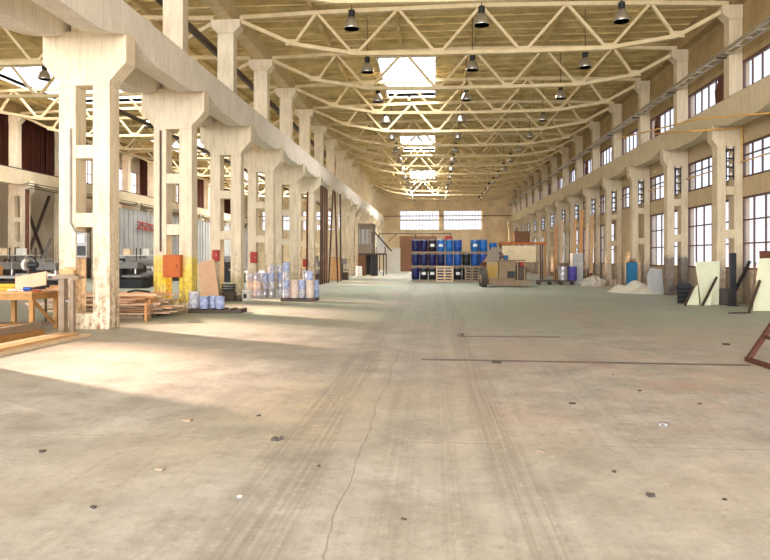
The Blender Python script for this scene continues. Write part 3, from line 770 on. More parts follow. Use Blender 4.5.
# paint cans: loose group
def can(kind, big, x, y, z, label, group):
    c = dup(PB[kind] if big else P[(kind, .36)], (x, y, z)); tag(c, label, 'paint can', group); return c
rng = random.Random(11)
ks = ['tin_w', 'tin_w', 'tin_b', 'tin_r', 'tin', 'tin_w']
base = gnd(250, 298)
stk = [(0, 0, 3), (.32, .15, 2), (.1, .45, 3), (.5, .65, 3), (.82, .5, 4), (1.12, .88, 4), (.75, .95, 4), (.4, 1.05, 3), (1.12, 1.25, 3), (.12, .85, 3)]
for i, (dx, dy, n) in enumerate(stk):
    for j in range(n):
        can(rng.choice(ks), False, base.x+dx+rng.uniform(-.015, .015), base.y+dy+rng.uniform(-.015, .015), j*.361, 'printed paint can in the loose stacks between the third and fourth left columns', 'paint cans in the loose stacks')
# paint cans: on a pallet
p1 = gnd(298, 301.5)
pallet((p1.x, p1.y+.4, .002), 1.42, .8, 'dark pallet in the nave carrying stacked paint cans', 'dark')
z0 = .134
for j in range(4): can(['tin_w', 'tin_b', 'tin_w', 'tin_b'][j], False, p1.x-.52, p1.y+.18, z0+j*.361, 'can in the tall single stack at the left of the pallet in the nave', 'cans in the tall stack')
can('tin_w', True, p1.x-.5, p1.y+.58, z0, 'large white can behind the tall single stack on the pallet', 'large cans')
can('tin_r', True, p1.x-.18, p1.y+.2, z0, 'large cream and red printed can at the front of the pallet', 'large cans')
can('tin_w', True, p1.x-.1, p1.y+.6, z0, 'large can behind the cream and red printed can on the pallet', 'large cans')
for j in range(2): can(['tin_w', 'tin_b'][j], False, p1.x+.12, p1.y+.18, z0+j*.361, '%s white can of the middle stack on the pallet' % ['lower', 'upper'][j], 'cans in the middle stack')
for j in range(3): can(['tin_w', 'tin_b', 'tin'][j], False, p1.x+.22, p1.y+.58, z0+j*.361, 'can of the rear stack of three on the pallet', 'cans in the rear stack')
can('tin_r', True, p1.x+.44, p1.y+.22, z0, 'large printed can second from the right on the pallet', 'large cans')
can('tin_b', True, p1.x+.57, p1.y+.6, z0, 'large blue and white can at the right rear of the pallet', 'large cans')
for j in range(1): can('tin_b', False, p1.x+.44, p1.y+.22, z0+.722, 'small can on top of the second large can from the right', None)
for o in list(P.values())+list(PB.values()): drop(o)

# red boxes on columns
def red_box(x0, y0, x1, y1, Y, label, m='red'):
    a = aty(x0, y1, Y); b = aty(x1, y0, Y); t = empty('fire_box', ((a.x+b.x)/2, Y, a.z)); tag(t, label, 'fire box')
    w = (b.x-a.x)/2; h = b.z-a.z
    MB().box(-w, -.12, 0, w, .13, h).build('case', M[m], t, bevel=.008); MB().box(-w+.03, -.135, .03, w-.03, -.12, h-.03).build('door', M[m], t); MB().box(w-.08, -.15, h*.45, w-.06, -.135, h*.6).build('handle', M['white'], t)
red_box(213, 250, 219, 261, YK(2)-.38, 'red fire box on the third left column')
red_box(251, 252, 257, 263, YK(3)-.38, 'red fire box on the fourth left column')
red_box(303, 259, 308, 267, YK(5)-.38, 'small dark red box beside the sixth left column')

# tall poles leaning on the crane beam
for i, (x0, x1, y1, Y) in enumerate(((302, 307, 268, 37), (316, 320, 277, 41.5), (321.5, 317, 276, 42.2), (325, 323, 276, 43), (318, 326, 276, 43.8), (334, 330, 277, 44.4), (335.6, 339, 277, 45.5), (341, 342, 276, 47.5))):
    b0 = gnd(x1, 258+(CAM_H*F_PX/(Y-.6)));  X0 = aty(x1, 270, Y).x
    top = aty(x0, 190, Y+.4); 
    one(MB().cyl((max(X0, -7.3), Y-.6, .02), (max(-7.38, top.x), Y, 6.5 if i != 0 else 5.6), .06, n=8), 'steel_pole', M['dark'] if i % 2 else M['rust'], 'tall %s steel pole leaning on the left crane beam, %s pole' % (['rusty', 'dark'][i % 2], nth(i)), 'pole', None, 'poles leaning on the left crane beam')
# dark machines by the columns
def machine(loc, s, label, m='dark', name='workshop_machine'):
    o = empty(name, loc); tag(o, label, 'machine'); w, d, h = s
    MB().box(-w/2, -d/2, 0, w/2, d/2, h*.35).build('bed', M[m], o, bevel=.03)
    MB().box(-w/2+.05, -d*.3, h*.35, -w*.1, d*.3, h*.9).build('column', M[m], o, bevel=.04)
    MB().box(-w*.25, -d*.35, h*.75, w*.35, d*.35, h).build('head', M['grey'], o, bevel=.04)
    MB().box(-w*.05, -d*.45, h*.42, w*.48, d*.45, h*.5).build('table', M['grey'], o)
    MB().cyl((w*.2, 0, h*.55), (w*.2, 0, h*.75), .06, n=10).build('spindle', M['alu'], o)
    MB().lathe([(.14, -.015), (.16, 0), (.14, .015)], (0, 0, 0), 16).cyl((0, 0, 0), (0, 0, -.1), .02, n=6).build('handwheel', M['grey'], o, loc=(-w*.3, 0, h*.93))
    return o
machine((-8.1, 43.0, 0), (.7, .8, 1.9), 'dark drilling machine under the leaning poles'); machine((-8.4, 45.2, 0), (.9, .8, 1.5), 'dark machine between the poles and the wooden cabinet')
machine((-7.2, 50.8, 0), (.7, .7, 1.7), 'dark machine just beyond the wooden cabinet'); 
q = gnd(335, 280.5); t = empty('wooden_cabinet', (q.x, q.y+.3, 0)); tag(t, 'light wooden cabinet standing by the left columns', 'cabinet')
MB().box(-.45, -.3, .0, .45, .3, 1.8).build('body', M['wood3'], t); MB().box(-.42, -.325, .08, -.01, -.3, 1.74).build('door', M['wood'], t); MB().box(.01, -.325, .08, .42, -.3, 1.74).build('door', M['wood'], t)

# ======== control booth on legs
bt = empty('control_booth', (-6.72, 62.0, 0)); tag(bt, 'raised grey boarded booth with windows and a stair on the left', 'booth')
w = .66
cb = MB(); cb.box(-w, 0, 2.2, w, .08, 3.1); cb.box(-w, 0, 4.55, w, .08, 5.0)
for x in (-w, -.42, -.02, .36, w-.1): cb.box(x, 0, 3.1, x+.1, .08, 4.55)
cb.box(w-.08, .08, 2.2, w, 4, 3.1); cb.box(w-.08, .08, 4.3, w, 4, 5.0); cb.box(-w, .08, 2.2, -w+.08, 4, 5.0); cb.box(-w, 3.92, 2.2, w, 4, 5.0)
for y in (1.3, 2.6, 3.8): cb.box(w-.08, y, 3.1, w, y+.1, 4.3)
cb.build('cabin_wall', M['booth'], bt)
MB().box(-w+.1, .03, 3.1, w-.1, .045, 4.55).build('window_pane', M['cloth_w'], bt)
MB().box(-w-.03, -.15, 5.0, w+.12, 4.1, 5.12).build('roof', M['wood3'], bt); MB().box(-w, 0, 2.05, w+1.2, 4, 2.2).build('deck', M['dark'], bt)
MB().box(-w, .02, 0, .12, .1, 2.05).build('lower_panel', M['brownpart'], bt)
MB().box(-w, 3.9, 0, w, 3.98, 2.05).build('rear_panel', M['black'], bt)
for x, y in ((-w, .1), (w-.1, .1), (w+1.1, .1), (w-.1, 3.8), (w+1.1, 3.8)): MB().box(x, y, 0, x+.1, y+.1, 2.05).build('post', M['dark'], bt)
MB().box(w+.3, 2.2, 2.2, w+1.1, 2.26, 3.85).build('white_panel', M['white'], bt)
MB().bar((w+.1, 1.0, 4.4), (w+1.9, 1.0, 2.4), .1, .14).build('handrail', M['dark'], bt)
MB().box(w+.0, .12, 0, w+.6, .2, 2.05).build('dark_door', M['black'], bt); MB().box(w+.1, 3.6, 2.2, w+1.1, 3.66, 2.9).build('rear_board', M['dark'], bt)
q = gnd(358, 276.5); t = empty('white_barrel', (q.x+.1, q.y, 0)); tag(t, 'white plastic barrel standing in front of the raised booth', 'barrel')
MB().lathe([(.24, 0), (.28, .03), (.29, .3), (.3, .32), (.29, .34), (.29, .62), (.3, .64), (.29, .66), (.28, .92), (.24, .96)], n=18).build('body', M['bwhite'], t, True)
MB().lathe([(.245, .955), (.24, .98), (.001, .98)], n=18).build('lid', M['white'], t)
# white panel, kerb and brown partition
a = gnd(384.5, 272.7); b_ = gnd(400.3, 272.7)
t = empty('white_board', (a.x, 75.7, 0)); tag(t, 'large white board standing between booth and blue barrels', 'board')
MB().box(0, 0, .02, b_.x-a.x, .08, 2.95).build('sheet', M['white'], t); MB().box(.1, .08, 0, .2, .5, 1.6).box(1.5, .08, 0, 1.6, .5, 1.6).build('support', M['wood3'], t)
one(MB().box(-6.3, 72.5, 0, -2.7, 73.0, .18), 'white_kerb', M['white'], 'low white painted kerb in front of the white board', 'kerb')
t = empty('brown_partition', (-4.35, 81, 0)); tag(t, 'brown boarded partition behind the blue barrels', 'partition')
MB().box(0, 0, 0, 4.7, .12, 4.5).build('boarding', M['brownpart'], t)
for i in range(8): MB().box(i*.65, -.04, 0, i*.65+.06, 0, 4.5).build('batten', M['brownpart'], t)
t = empty('pipe_frame', (-6.9, 80.2, 0)); tag(t, 'dark pipe frame above the brown partition', 'frame')
MB().cyl((0, 0, 4.8), (9, 0, 4.8), .07, n=8).build('top_rail', M['dark'], t)
for x in (0.05, 4.6, 8.95): MB().cyl((x, 0, 0), (x, 0, 4.75), .06, n=8).build('post', M['dark'], t)
MB().bar((2.2, 0, 4.75), (1.2, 0, 3.8), .08).build('brace', M['dark'], t); MB().bar((6.6, 0, 4.75), (7.5, 0, 3.8), .08).build('brace', M['dark'], t)

# ======== barrels
def barrel(m, lm=None, big=True):
    root = empty('barrel'); r, h = .29, .9
    MB().lathe([(.25, 0), (r-.01, .03), (r, .06), (r, .28), (r+.012, .3), (r, .32), (r, .58), (r+.012, .6), (r, .62), (r, .82), (r-.03, .88), (.25, .9), (.24, .88), (.001, .88)], n=20).build('body', M[m], root, True)
    MB().lathe([(r+.012, .835), (r+.016, .85), (r+.01, .87), (r-.02, .88), (r-.02, .84)], n=20).build('clamp_ring', M['tin'], root)
    if lm:
        vs = []; 
        for i in range(5):
            t = math.radians(-90-30+15*i)
            vs += [((r+.006)*math.cos(t), (r+.006)*math.sin(t), .36), ((r+.006)*math.cos(t), (r+.006)*math.sin(t), .56)]
        MB().add(vs, [(2*i, 2*i+2, 2*i+3, 2*i+1) for i in range(4)]).build('paper_label', M[lm], root)
    return root
BP = {'n': barrel('navy'), 'k': barrel('bblack', 'bwhite'), 'b': barrel('blue'), 'l': barrel('lblue'), 'w': barrel('lblue', 'bwhite'), 'd': barrel('bblack')}
words = {'n': 'navy blue', 'k': 'black white-labelled', 'b': 'blue', 'l': 'bright blue', 'w': 'bright blue white-labelled', 'd': 'black'}
rows = ['nkknkkd..', 'nnnnbbdbbb', 'nnkwll.wwb']
rows = ['nkknnkdddd', 'nnnnbbdbbn', 'nnkwlb.wl.']
YB = 48.0; DX = .632; xb = (415.5-434)*48/640
for r_ in range(3):
    z = r_*1.045
    for pi in range(5):
        pallet((xb+DX*.5+pi*DX*2, YB+.32, z+.002), 1.24, 1.25, 'wooden pallet under the %s tier of barrels, %s from the left' % (['bottom', 'middle', 'top'][r_], ['first', 'second', 'third', 'fourth', 'fifth'][pi]), 'wood3', group='pallets under the barrels')
    for c_ in range(10):
        k_ = rows[r_][c_]
        if k_ == '.': continue
        for dep in (0, 1):
            if dep and k_ in 'kw': k_ = 'n' if k_ == 'k' else 'b'
            c = dup(BP[k_], (xb+DX*c_, YB+dep*.62, z+.134)); c.rotation_euler = (0, 0, 0)
            tag(c, '%s barrel in the %s %s tier, %s from the left' % (words[k_], ['front', 'rear'][dep], ['bottom', 'middle', 'top'][r_], ['first', 'second', 'third', 'fourth', 'fifth', 'sixth', 'seventh', 'eighth', 'ninth', 'tenth'][c_]), 'barrel', 'barrels stacked on pallets')
for x_, nm in ((6.95, 'bright blue barrel at the right end on top of the barrel stack'),):
    q = aty(492, 248, YB+.3)
    c = dup(BP['l'], (xb+DX*9+.08, YB+.1, 2.09+.134)); c.scale = (1, 1, .75); tag(c, nm, 'barrel', 'barrels stacked on pallets')
for o in BP.values(): drop(o)
one(MB().box(-.3, -.15, 0, .3, .15, .18).box(-.2, -.1, .18, .24, .1, .26), 'red_canister', M['red'], 'flat red canister lying on top of the barrel stack', 'canister', (xb+DX*3.9, YB, 3.13))
def upright(x0, x1, yb_, h, label, m):
    a = gnd(x0, yb_); b = gnd(x1, yb_); t = empty('pallet', (a.x, a.y, 0)); tag(t, label, 'pallet'); W = b.x-a.x
    for i in range(6): MB().box(0, 0, .03+i*(h-.12)/5, W, .03, .03+i*(h-.12)/5+.09).build('slat', M[m], t)
    for x in (0, W/2-.05, W-.1): MB().box(x, .03, 0, x+.1, .13, h).build('runner', M[m], t)
    t.rotation_euler = (R(-8), 0, 0); return t
upright(436, 453, 282, 1.15, 'pale wooden pallet standing upright against the blue barrels', 'wood2')
upright(465, 480, 282, 1.1, 'dark brown pallet standing upright against the barrels', 'wood3')

# ======== old machine on wheels
q = gnd(480, 287.5)
tm = empty('towed_machine', (q.x+.1, q.y+.5, 0)); tag(tm, 'dusty yellow towed machine with big rubber wheels in front of the barrels', 'machine')
def wheel(x, y, r, wd):
    wv = MB().cyl((x, y-wd/2, r), (x, y+wd/2, r), r, n=24).build('wheel', M['rubber'], tm, bevel=.03)
    h = MB().cyl((x, y-wd/2-.03, r), (x, y+wd/2+.03, r), r*.45, n=14).build('hub', M['mach'], wv); return wv
wv = MB().cyl((0, 0, .52), (.34, 0, .52), .52, n=26).build('wheel', M['rubber'], tm, bevel=.04); MB().cyl((-.04, 0, .52), (.4, 0, .52), .22, n=14).build('hub', M['mach'], wv)
wv = MB().cyl((0, 1.5, .52), (.34, 1.5, .52), .52, n=26).build('wheel', M['rubber'], tm, bevel=.04); MB().cyl((-.04, 1.5, .52), (.4, 1.5, .52), .22, n=14).build('hub', M['mach'], wv)
MB().prism([(.45, .12), (2.35, .08), (2.9, .22), (2.9, .42), (.45, .42)], 0, 1.7).build('platform', M['machb'], tm)
MB().box(.35, .1, .42, 1.05, 1.5, 1.5).build('engine_cover', M['mach'], tm, bevel=.05)
MB().box(.42, .08, .6, .95, .1, 1.3).build('side_door', M['oldyel'], tm)
MB().prism([(.2, 1.5), (1.0, 1.5), (1.3, 2.3), (.75, 2.4)], .2, 1.4).build('hopper', M['booth'], tm)
MB().bar((1.05, .2, 2.1), (1.5, .2, 1.5), .08).bar((1.2, .5, 2.2), (1.6, .5, 1.4), .06).build('lever', M['dark'], tm)
MB().box(1.12, .05, .42, 2.05, 1.5, 1.55).build('body_box', M['machb'], tm, bevel=.03); MB().box(1.55, .03, .55, 2.0, .05, .95).build('opening', M['black'], tm)  # solid black plate paints the shade inside an opening
MB().box(1.0, 0, 1.55, 2.6, 1.6, 1.63).build('deck', M['machb'], tm)
MB().box(2.2, .1, .42, 2.7, 1.4, 1.25).build('gearbox', M['dark'], tm, bevel=.04); MB().box(2.3, .2, 1.25, 2.6, .6, 1.5).build('red_pump', M['red'], tm, bevel=.03)
for x, y in ((1.08, 0), (2.12, 0), (2.55, 0)): MB().box(x, y, .42, x+.06, y+.06, 1.6).build('post', M['mach'], tm)
MB().cyl((1.5, .5, 1.63), (1.5, .5, 1.9), .16, n=12).build('blue_can', M['bluecab'], tm)
MB().bar((.1, .75, 1.25), (.6, .75, 1.9), .1, .3).build('seat', M['rust'], tm)
# storage rack behind
q = aty(500, 270, 47); rx = q.x
t = empty('storage_rack', (rx, 46.5, 0)); tag(t, 'storage rack with an orange beam behind the towed machine', 'rack')
W = 3.0
for x in (0, W-.08):
    for y in (0, .9): MB().box(x, y, 0, x+.08, y+.08, 2.9).build('post', M['dark'], t)
MB().box(-.1, -.05, 2.72, W+.25, 1.05, 2.86).build('orange_beam', M['orange'], t); MB().box(0, .1, 1.3, W, 1, 1.36).build('shelf', M['wood3'], t)
MB().box(.1, -.02, 1.45, 2.5, .04, 2.6).build('back_sheet', M['endwall'], t)
one(MB().box(-.55, -.4, 0, .55, .4, .75).box(-.6, -.42, .75, .6, .42, .8), 'wooden_crate', M['brownpart'], 'brown wooden crate on top of the storage rack', 'crate', (rx+1.55, 47.0, 2.865))
# trolley and drums
q = gnd(538, 285); t = empty('trolley', (q.x, q.y+.3, 0)); tag(t, 'low dark trolley on castors to the right of the towed machine', 'trolley')
MB().box(0, -.3, .22, 2.4, .5, .3).build('deck', M['dark'], t)
for x in (.1, .8, 1.5, 2.25):
    MB().cyl((x-.0, -.22, .1), (x, -.14, .1), .1, n=12).build('castor', M['rubber'], t); MB().cyl((x, .36, .1), (x, .44, .1), .1, n=12).build('castor', M['rubber'], t)
    MB().box(x-.03, -.2, .15, x+.03, -.1, .22).build('fork', M['grey'], t)
q = gnd(549, 281); 
for i, (dx, m, nm) in enumerate(((0, 'tin', 'galvanised steel drum on the low trolley'), (.62, 'violet', 'violet plastic drum on the low trolley'))):
    d = empty('drum', (q.x-.35+dx, t.location.y+.1, .302)); tag(d, nm, 'drum'); MB().lathe([(.26, 0), (.28, .02), (.28, .3), (.29, .32), (.28, .34), (.28, .62), (.29, .64), (.28, .66), (.28, .86), (.26, .88), (.001, .86)], n=18).build('body', M[m], d, True)
    MB().cyl((.12, 0, .87), (.12, 0, .9), .035, n=10).build('bung', M['white'], d)
t2 = empty('steel_table', (q.x+1.0, 45.2, 0)); tag(t2, 'steel table with clutter beyond the low trolley', 'table')
MB().box(-1.3, -.4, .95, .9, .4, 1.0).build('table_top', M['grey'], t2)
for x in (-1.25, .8):
    for y in (-.35, .3): MB().box(x, y, 0, x+.06, y+.06, .95).build('leg', M['dark'], t2)
crate((q.x+.3, 45.2, 1.0), (.5, .4, .4), 'small dark crate on the steel table', 'dark'); crate((q.x+1.5, 45.2, 1.0), (.45, .4, .6), 'taller brown crate on the steel table', 'wood3')
crate((9.2, 47.4, 0), (.8, .6, .9), 'brown slatted crate standing beyond the tall cabinet', 'wood_or')
# tall cabinet
q = gnd(572.5, 284.5); t = empty('tall_cabinet', (q.x, q.y, 0), R(0)); tag(t, 'tall pale grey cabinet by the right columns', 'cabinet')
MB().box(0, 0, 0, .68, .7, 2.05).build('body', M['white'], t, bevel=.02); MB().box(.02, -.03, .1, .66, 0, 1.35).build('lower_door', M['cloth_w'], t); MB().box(.02, -.03, 1.38, .66, 0, 2.02).build('upper_door', M['cloth_w'], t)
MB().box(.06, -.05, 1.0, .09, -.03, 1.3).box(.06, -.05, 1.45, .09, -.03, 1.7).build('handle', M['grey'], t)
# leaning warm boards on the right columns
rng = random.Random(5)
for i, (x, k, h) in enumerate(((592, 5.9, 4.8), (587, 6, 4.2), (581, 6, 5.2), (574, 6, 4.6), (562, 7, 4.8), (556, 7, 4.4), (546, 8, 4.0), (541, 8, 4.2))):
    Y = YK(0)+BAY*k-.42; X = aty(x, 240, Y).x
    o = one(MB().box(-.11, -.02, 0, .11, .02, h), 'leaning_board', M[['wood', 'wood2', 'wood_or'][i % 3]], 'long warm-toned board leaning near the right columns, %s from the right' % ['first', 'second', 'third', 'fourth', 'fifth', 'sixth', 'seventh', 'eighth'][i], 'board', (X-.25, Y-.75, .01), 'boards leaning on the right columns')
    o.rotation_euler = (R(-7), R(rng.uniform(1, 4)), 0)
# rubble heap and bag
def mound(c, rx_, ry_, h, seed, n=34, rough=.12):
    rg = random.Random(seed); ph = [(rg.uniform(-4, 4), rg.uniform(-4, 4), rg.uniform(0, 6)) for _ in range(14)]
    vs = []; fs = []
    for j in range(n+1):
        for i in range(n+1):
            u = 2*i/n-1; v = 2*j/n-1; d = math.sqrt(u*u+v*v)
            s_ = max(0, 1-d**1.6)
            z = h*s_*(1+rough*sum(math.sin(a*u*2.5+b*v*2.5+p) for a, b, p in ph)/3)
            vs.append((c[0]+u*rx_, c[1]+v*ry_, max(0, z)-.004))
    for j in range(n):
        for i in range(n):
            q_ = j*(n+1)+i; fs.append((q_, q_+1, q_+n+2, q_+n+1))
    return MB().add(vs, fs)
q = gnd(592, 286)
rb = mound((q.x+.1, q.y+.3, 0), .75, .8, .62, 2, 26, .35)
rg = random.Random(4)
for i in range(40): rb.obox((q.x+.1+rg.uniform(-.6, .6), q.y+.1+rg.uniform(-.5, .5), rg.uniform(.05, .42)), (rg.uniform(.1, .3), rg.uniform(.08, .2), rg.uniform(.05, .12)), euler(rg.random(), rg.random(), rg.random()*3))
one(rb, 'rubble_heap', M['rubble'], 'heap of pale rubble beside the tall grey cabinet', 'rubble', kind='stuff')
one(MB().lathe([(.05, 0), (.32, .05), (.38, .3), (.28, .55), (.12, .66), (.16, .74)], n=12), 'brown_sack', M['rust'], 'brown sack behind the heap of pale rubble', 'sack', (q.x+.3, q.y+1.7, 0), smooth=True)
c = gnd(632, 290)
one(mound((10.35, 33.55, 0), 1.42, 2.0, .5, 8, 40, .18), 'sand_mound', M['sand'], 'low pale sand mound spread on the floor before the right columns', 'sand', kind='stuff')
q = aty(632, 262, 35.9)
t = empty('blue_locker', (q.x, 36.0, 0)); tag(t, 'blue metal locker in front of a right column beyond the sand', 'locker')
MB().box(-.25, -.2, .0, .25, .19, 1.5).build('body', M['bluecab'], t, bevel=.01); MB().box(-.22, -.22, .06, -.005, -.2, 1.45).build('door', M['bluecab'], t); MB().box(.005, -.22, .06, .22, -.2, 1.45).build('door', M['bluecab'], t)
crate((q.x, 36.0, 1.505), (.4, .3, .22), 'small rusty crate on top of the blue locker', 'rust')
# grey slab
q = gnd(657, 294)
pts = [(-.32, 0), (.3, 0), (.34, 1.2), (-.22, 1.28), (-.42, .9), (-.42, .35)]
o = one(MB().prism(pts, -.05, .05), 'stone_slab', M['cloth_w'], 'grey rounded slab leaning on the blue footed right column', 'slab', (q.x+.02, q.y-.0, .01)); o.rotation_euler = (R(-14), 0, R(8))

# ======== pale boards leaning at the right
def sheet(a, b, ta, tb, th, name, m, label, cat='board', group=None):
    """thick sheet through four corners: base a-b, top ta-tb"""
    a, b, ta, tb = map(Vector, (a, b, ta, tb)); n_ = (b-a).cross(ta-a).normalized()*th
    v = [a, b, tb, ta]; v += [p+n_ for p in v]
    mb = MB().add(v, [(0, 1, 2, 3), (7, 6, 5, 4), (0, 4, 5, 1), (1, 5, 6, 2), (2, 6, 7, 3), (3, 7, 4, 0)])
    return one(mb, name, M[m], label, cat, group=group)
Yc = YK(2)-.27
sheet((9.86, 24.5, .02), (10.5, 24.55, .02), (10.08, Yc, 1.58), (10.99, Yc-.01, 1.63), -.04, 'pale_board', 'panel', 'large pale green board leaning on the nearest right column')
sheet((9.75, 24.2, .02), (10.05, 24.15, .02), (10.0, 24.45, .5), (10.22, 24.4, .62), -.04, 'pale_board', 'panel', 'small pale board leaning low in front of the large pale green board')
sheet((9.3, 24.45, .02), (9.72, 24.35, .02), (9.6, 24.85, .45), (9.85, 24.8, .75), -.04, 'pale_board', 'panel', 'smallest pale board at the left foot of the large pale green board')
def strut(p, q_, label, w_=.07, m='dark'):
    return one(MB().bar(p, q_, w_, w_), 'strut', M[m], label, 'strut')
a = gnd(701.5, 303); strut((9.66, 23.9, .04), (10.5, 24.72, 1.02), 'dark strut leaning across the large pale green board')
a = gnd(685.5, 302); strut((9.05, 23.9, .04), (9.5, 24.38, .62), 'short dark strut left of the large pale green board')
bx = empty('slatted_box', (9.6, 25.25, 0)); tag(bx, 'dark slatted box showing at the left foot of the large pale green board', 'box')
for i in range(4): MB().box(-.3, -.1, .12+i*.16, .25, .1, .2+i*.16).build('slat', M['black'], bx)
MB().box(-.28, .1, 0, .22, .14, .75).build('back', M['black'], bx)
one(MB().box(-.22, -.1, 0, .22, .1, .62), 'tyre_block', M['rubber'], 'black block between the pale green board and the black panel', 'block', (10.8, 24.6, .0), bevel=.03)
a = gnd(730, 306); b_ = gnd(736.3, 306)
t = empty('black_panel', (a.x, a.y, 0)); tag(t, 'narrow tall black panel standing at the nearest right column', 'panel')
MB().box(0, 0, .02, b_.x-a.x, .1, 1.92).build('panel', M['black'], t, bevel=.01); MB().box(-.04, -.1, 0, b_.x-a.x+.04, .2, .03).build('foot', M['black'], t)
a = gnd(722, 304); strut((a.x+.35, a.y+.2, .05), aty(750, 261, a.y+.2), 'long black strut leaning behind the narrow black panel', .1, 'black')
strut((11.6, 24.5, .02), (11.7, 24.3, 1.6), 'thin grey rod leaning at the right wall by the window', .04, 'grey')
a = gnd(753, 311.5)
sheet((a.x, a.y, .02), (a.x+1.15, a.y-.2, .02), (a.x+.42, a.y+.45, 1.72), (a.x+1.45, a.y+.3, 1.78), -.05, 'pale_board', 'panel', 'pale green board leaning at the right edge of the picture')
sheet((a.x+.5, a.y+.42, .02), (a.x+1.5, a.y+.3, .02), (a.x+.62, a.y+.85, 1.98), (a.x+1.5, a.y+.75, 1.98), -.04, 'brown_board', 'rust', 'rusty brown board leaning behind the pale board at the right edge')
c = gnd(749, 312.5); strut((c.x, c.y, .04), (a.x+.27, a.y+.12, 1.0), 'dark strut propped on the pale board at the right edge')
one(MB().bar(gnd(729, 314)+Vector((0, 0, .03)), gnd(750, 313.5)+Vector((0, 0, .03)), .05, .04), 'floor_shadow_line', M['dark'], 'thin dark bar painted in as a shadow line on the floor by the right boards', 'shadow line')  # dark bar stands in for a thin shadow line on the floor
# rusty trestle at the right edge
a = gnd(748, 361.5); yb_ = a.y; xx = a.x
t = empty('steel_trestle', (xx, yb_, 0)); tag(t, 'dark rusty steel trestle standing at the right edge of the floor', 'trestle')
L = 2.1
MB().box(-.04, -L, 0, .04, 0.04, .07).build('foot_rail', M['trestle'], t); MB().box(1.96, -L, 0, 2.04, .04, .07).build('foot_rail', M['trestle'], t)
for y in (-.02, -L+.05):
    MB().bar((0, y, .05), (.98, y, 1.55), .08, .07).build('leg', M['trestle'], t); MB().bar((2.0, y, .05), (1.02, y, 1.55), .08, .07).build('leg', M['trestle'], t)
for f in (.25, .5): MB().bar((.98*f, 0, .05+1.5*f), (.98*f, -L, .05+1.5*f), .06, .05).build('rung', M['trestle'], t)
MB().box(.94, -L-.05, 1.53, 1.06, .05, 1.62).build('top_rail', M['trestle'], t)

# strips and debris on the nave floor
def floor_bar(x0, y0, x1, y1, w_, label):
    a, b = gnd(x0, y0), gnd(x1, y1); return one(MB().bar(a+Vector((0, 0, .012)), b+Vector((0, 0, .012)), w_, .02), 'floor_strip', M['dark'], label, 'steel strip')
floor_bar(422, 360, 750, 366, .035, 'long thin dark steel strip crossing the nave floor')
floor_bar(459, 337, 560, 337.6, .02, 'short thin dark strip on the floor beyond the long one')
def chip(x, y, r, m, label):
    rg = random.Random(int(x)); q_ = gnd(x, y); mb = MB()
    for i in range(4): mb.obox((rg.uniform(-r, r), rg.uniform(-r, r)*.6, r*.3), (r*rg.uniform(.6, 1.3), r*rg.uniform(.5, 1), r*.5), euler(rg.uniform(-.3, .3), rg.uniform(-.3, .3), rg.random()*3))
    one(mb, 'debris', M[m], label, 'debris', q_)
chip(277, 440, .05, 'rubber', 'dark scrap lying on the left half of the front floor'); chip(238, 497, .022, 'white', 'tiny white chip on the front left floor')
chip(661, 426, .055, 'grey', 'grey scrap on the right half of the front floor'); chip(652, 496, .035, 'rubber', 'small crumpled dark scrap nearest the camera on the right')
chip(459, 336, .08, 'dark', 'small dark lump at the end of the short floor strip'); chip(572, 404, .03, 'dark', 'small dark pebble in the middle of the right floor')
chip(497, 363, .06, 'rubber', 'flat dark scrap lying just below the long steel strip'); chip(188, 421, .04, 'wood3', 'brown scrap on the left sunlit floor')
chip(43, 452, .03, 'rubber', 'small dark scrap on the far left floor'); chip(727, 345, .05, 'dark', 'dark scrap near the rusty trestle')

specks = sorted(((596, 384), (612, 375), (640, 391), (700, 404), (612, 472), (724, 500), (540, 452), (330, 405), (258, 416), (160, 470), (318, 466), (405, 520), (94, 508)), key=lambda p_: (p_[0] > 434, -p_[1]))
for i, (x, y) in enumerate(specks):
    chip(x, y, .018+.006*(i % 3), ['dark', 'rubber', 'wood3'][i % 3], '%s grit speck lying on the %s floor, %s one' % (['black', 'dark grey', 'brown'][i % 3], 'right hand' if x > 434 else 'left hand', nth(i if i < 6 else i-6)))
# ======== left side aisle
m_ = MB()
xb_ = XL+.9
t = empty('cross_brace', (xb_, YK(5), 0)); tag(t, 'dark steel cross bracing against the side aisle wall', 'brace')
MB().bar((0, .9, .3), (0, BAY-.9, 6.4), .22, .1).build('diagonal', M['dark'], t); MB().bar((0.13, .9, 6.4), (.13, BAY-.9, .3), .22, .1).build('diagonal', M['dark'], t)
MB().bar((0.3, 2.0, 0.02), (.3, BAY-1.2, 3.2), .2, .1).build('short_diagonal', M['grey'], t)
pipe('downpipe', [(-27.45, YK(5)-.4, 0.02), (-27.45, YK(5)-.4, 6.4)], .13, M['rust'], 'rusty red downpipe beside a side aisle wall column')
lb = empty('lattice_boom', (-27.33, 0, 0)); tag(lb, 'red steel lattice boom hung on the side aisle wall', 'boom')
p_ = [(0, 57.3, 5.1), (0, 67, 4.55)]; q_ = [(0, 57.3, 4.5), (0, 67, 4.2)]
MB().bar(p_[0], p_[1], .1).build('chord', M['red'], lb); MB().bar(q_[0], q_[1], .1).build('chord', M['red'], lb)
z_ = MB()
for i in range(12):
    f0, f1 = i/12, (i+1)/12; a_ = Vector(p_[0]).lerp(Vector(p_[1]), f0) if i % 2 else Vector(q_[0]).lerp(Vector(q_[1]), f0); c_ = Vector(q_[0]).lerp(Vector(q_[1]), f1) if i % 2 else Vector(p_[0]).lerp(Vector(p_[1]), f1)
    MB().bar(a_, c_, .07).build('lacing', M['red'], lb)
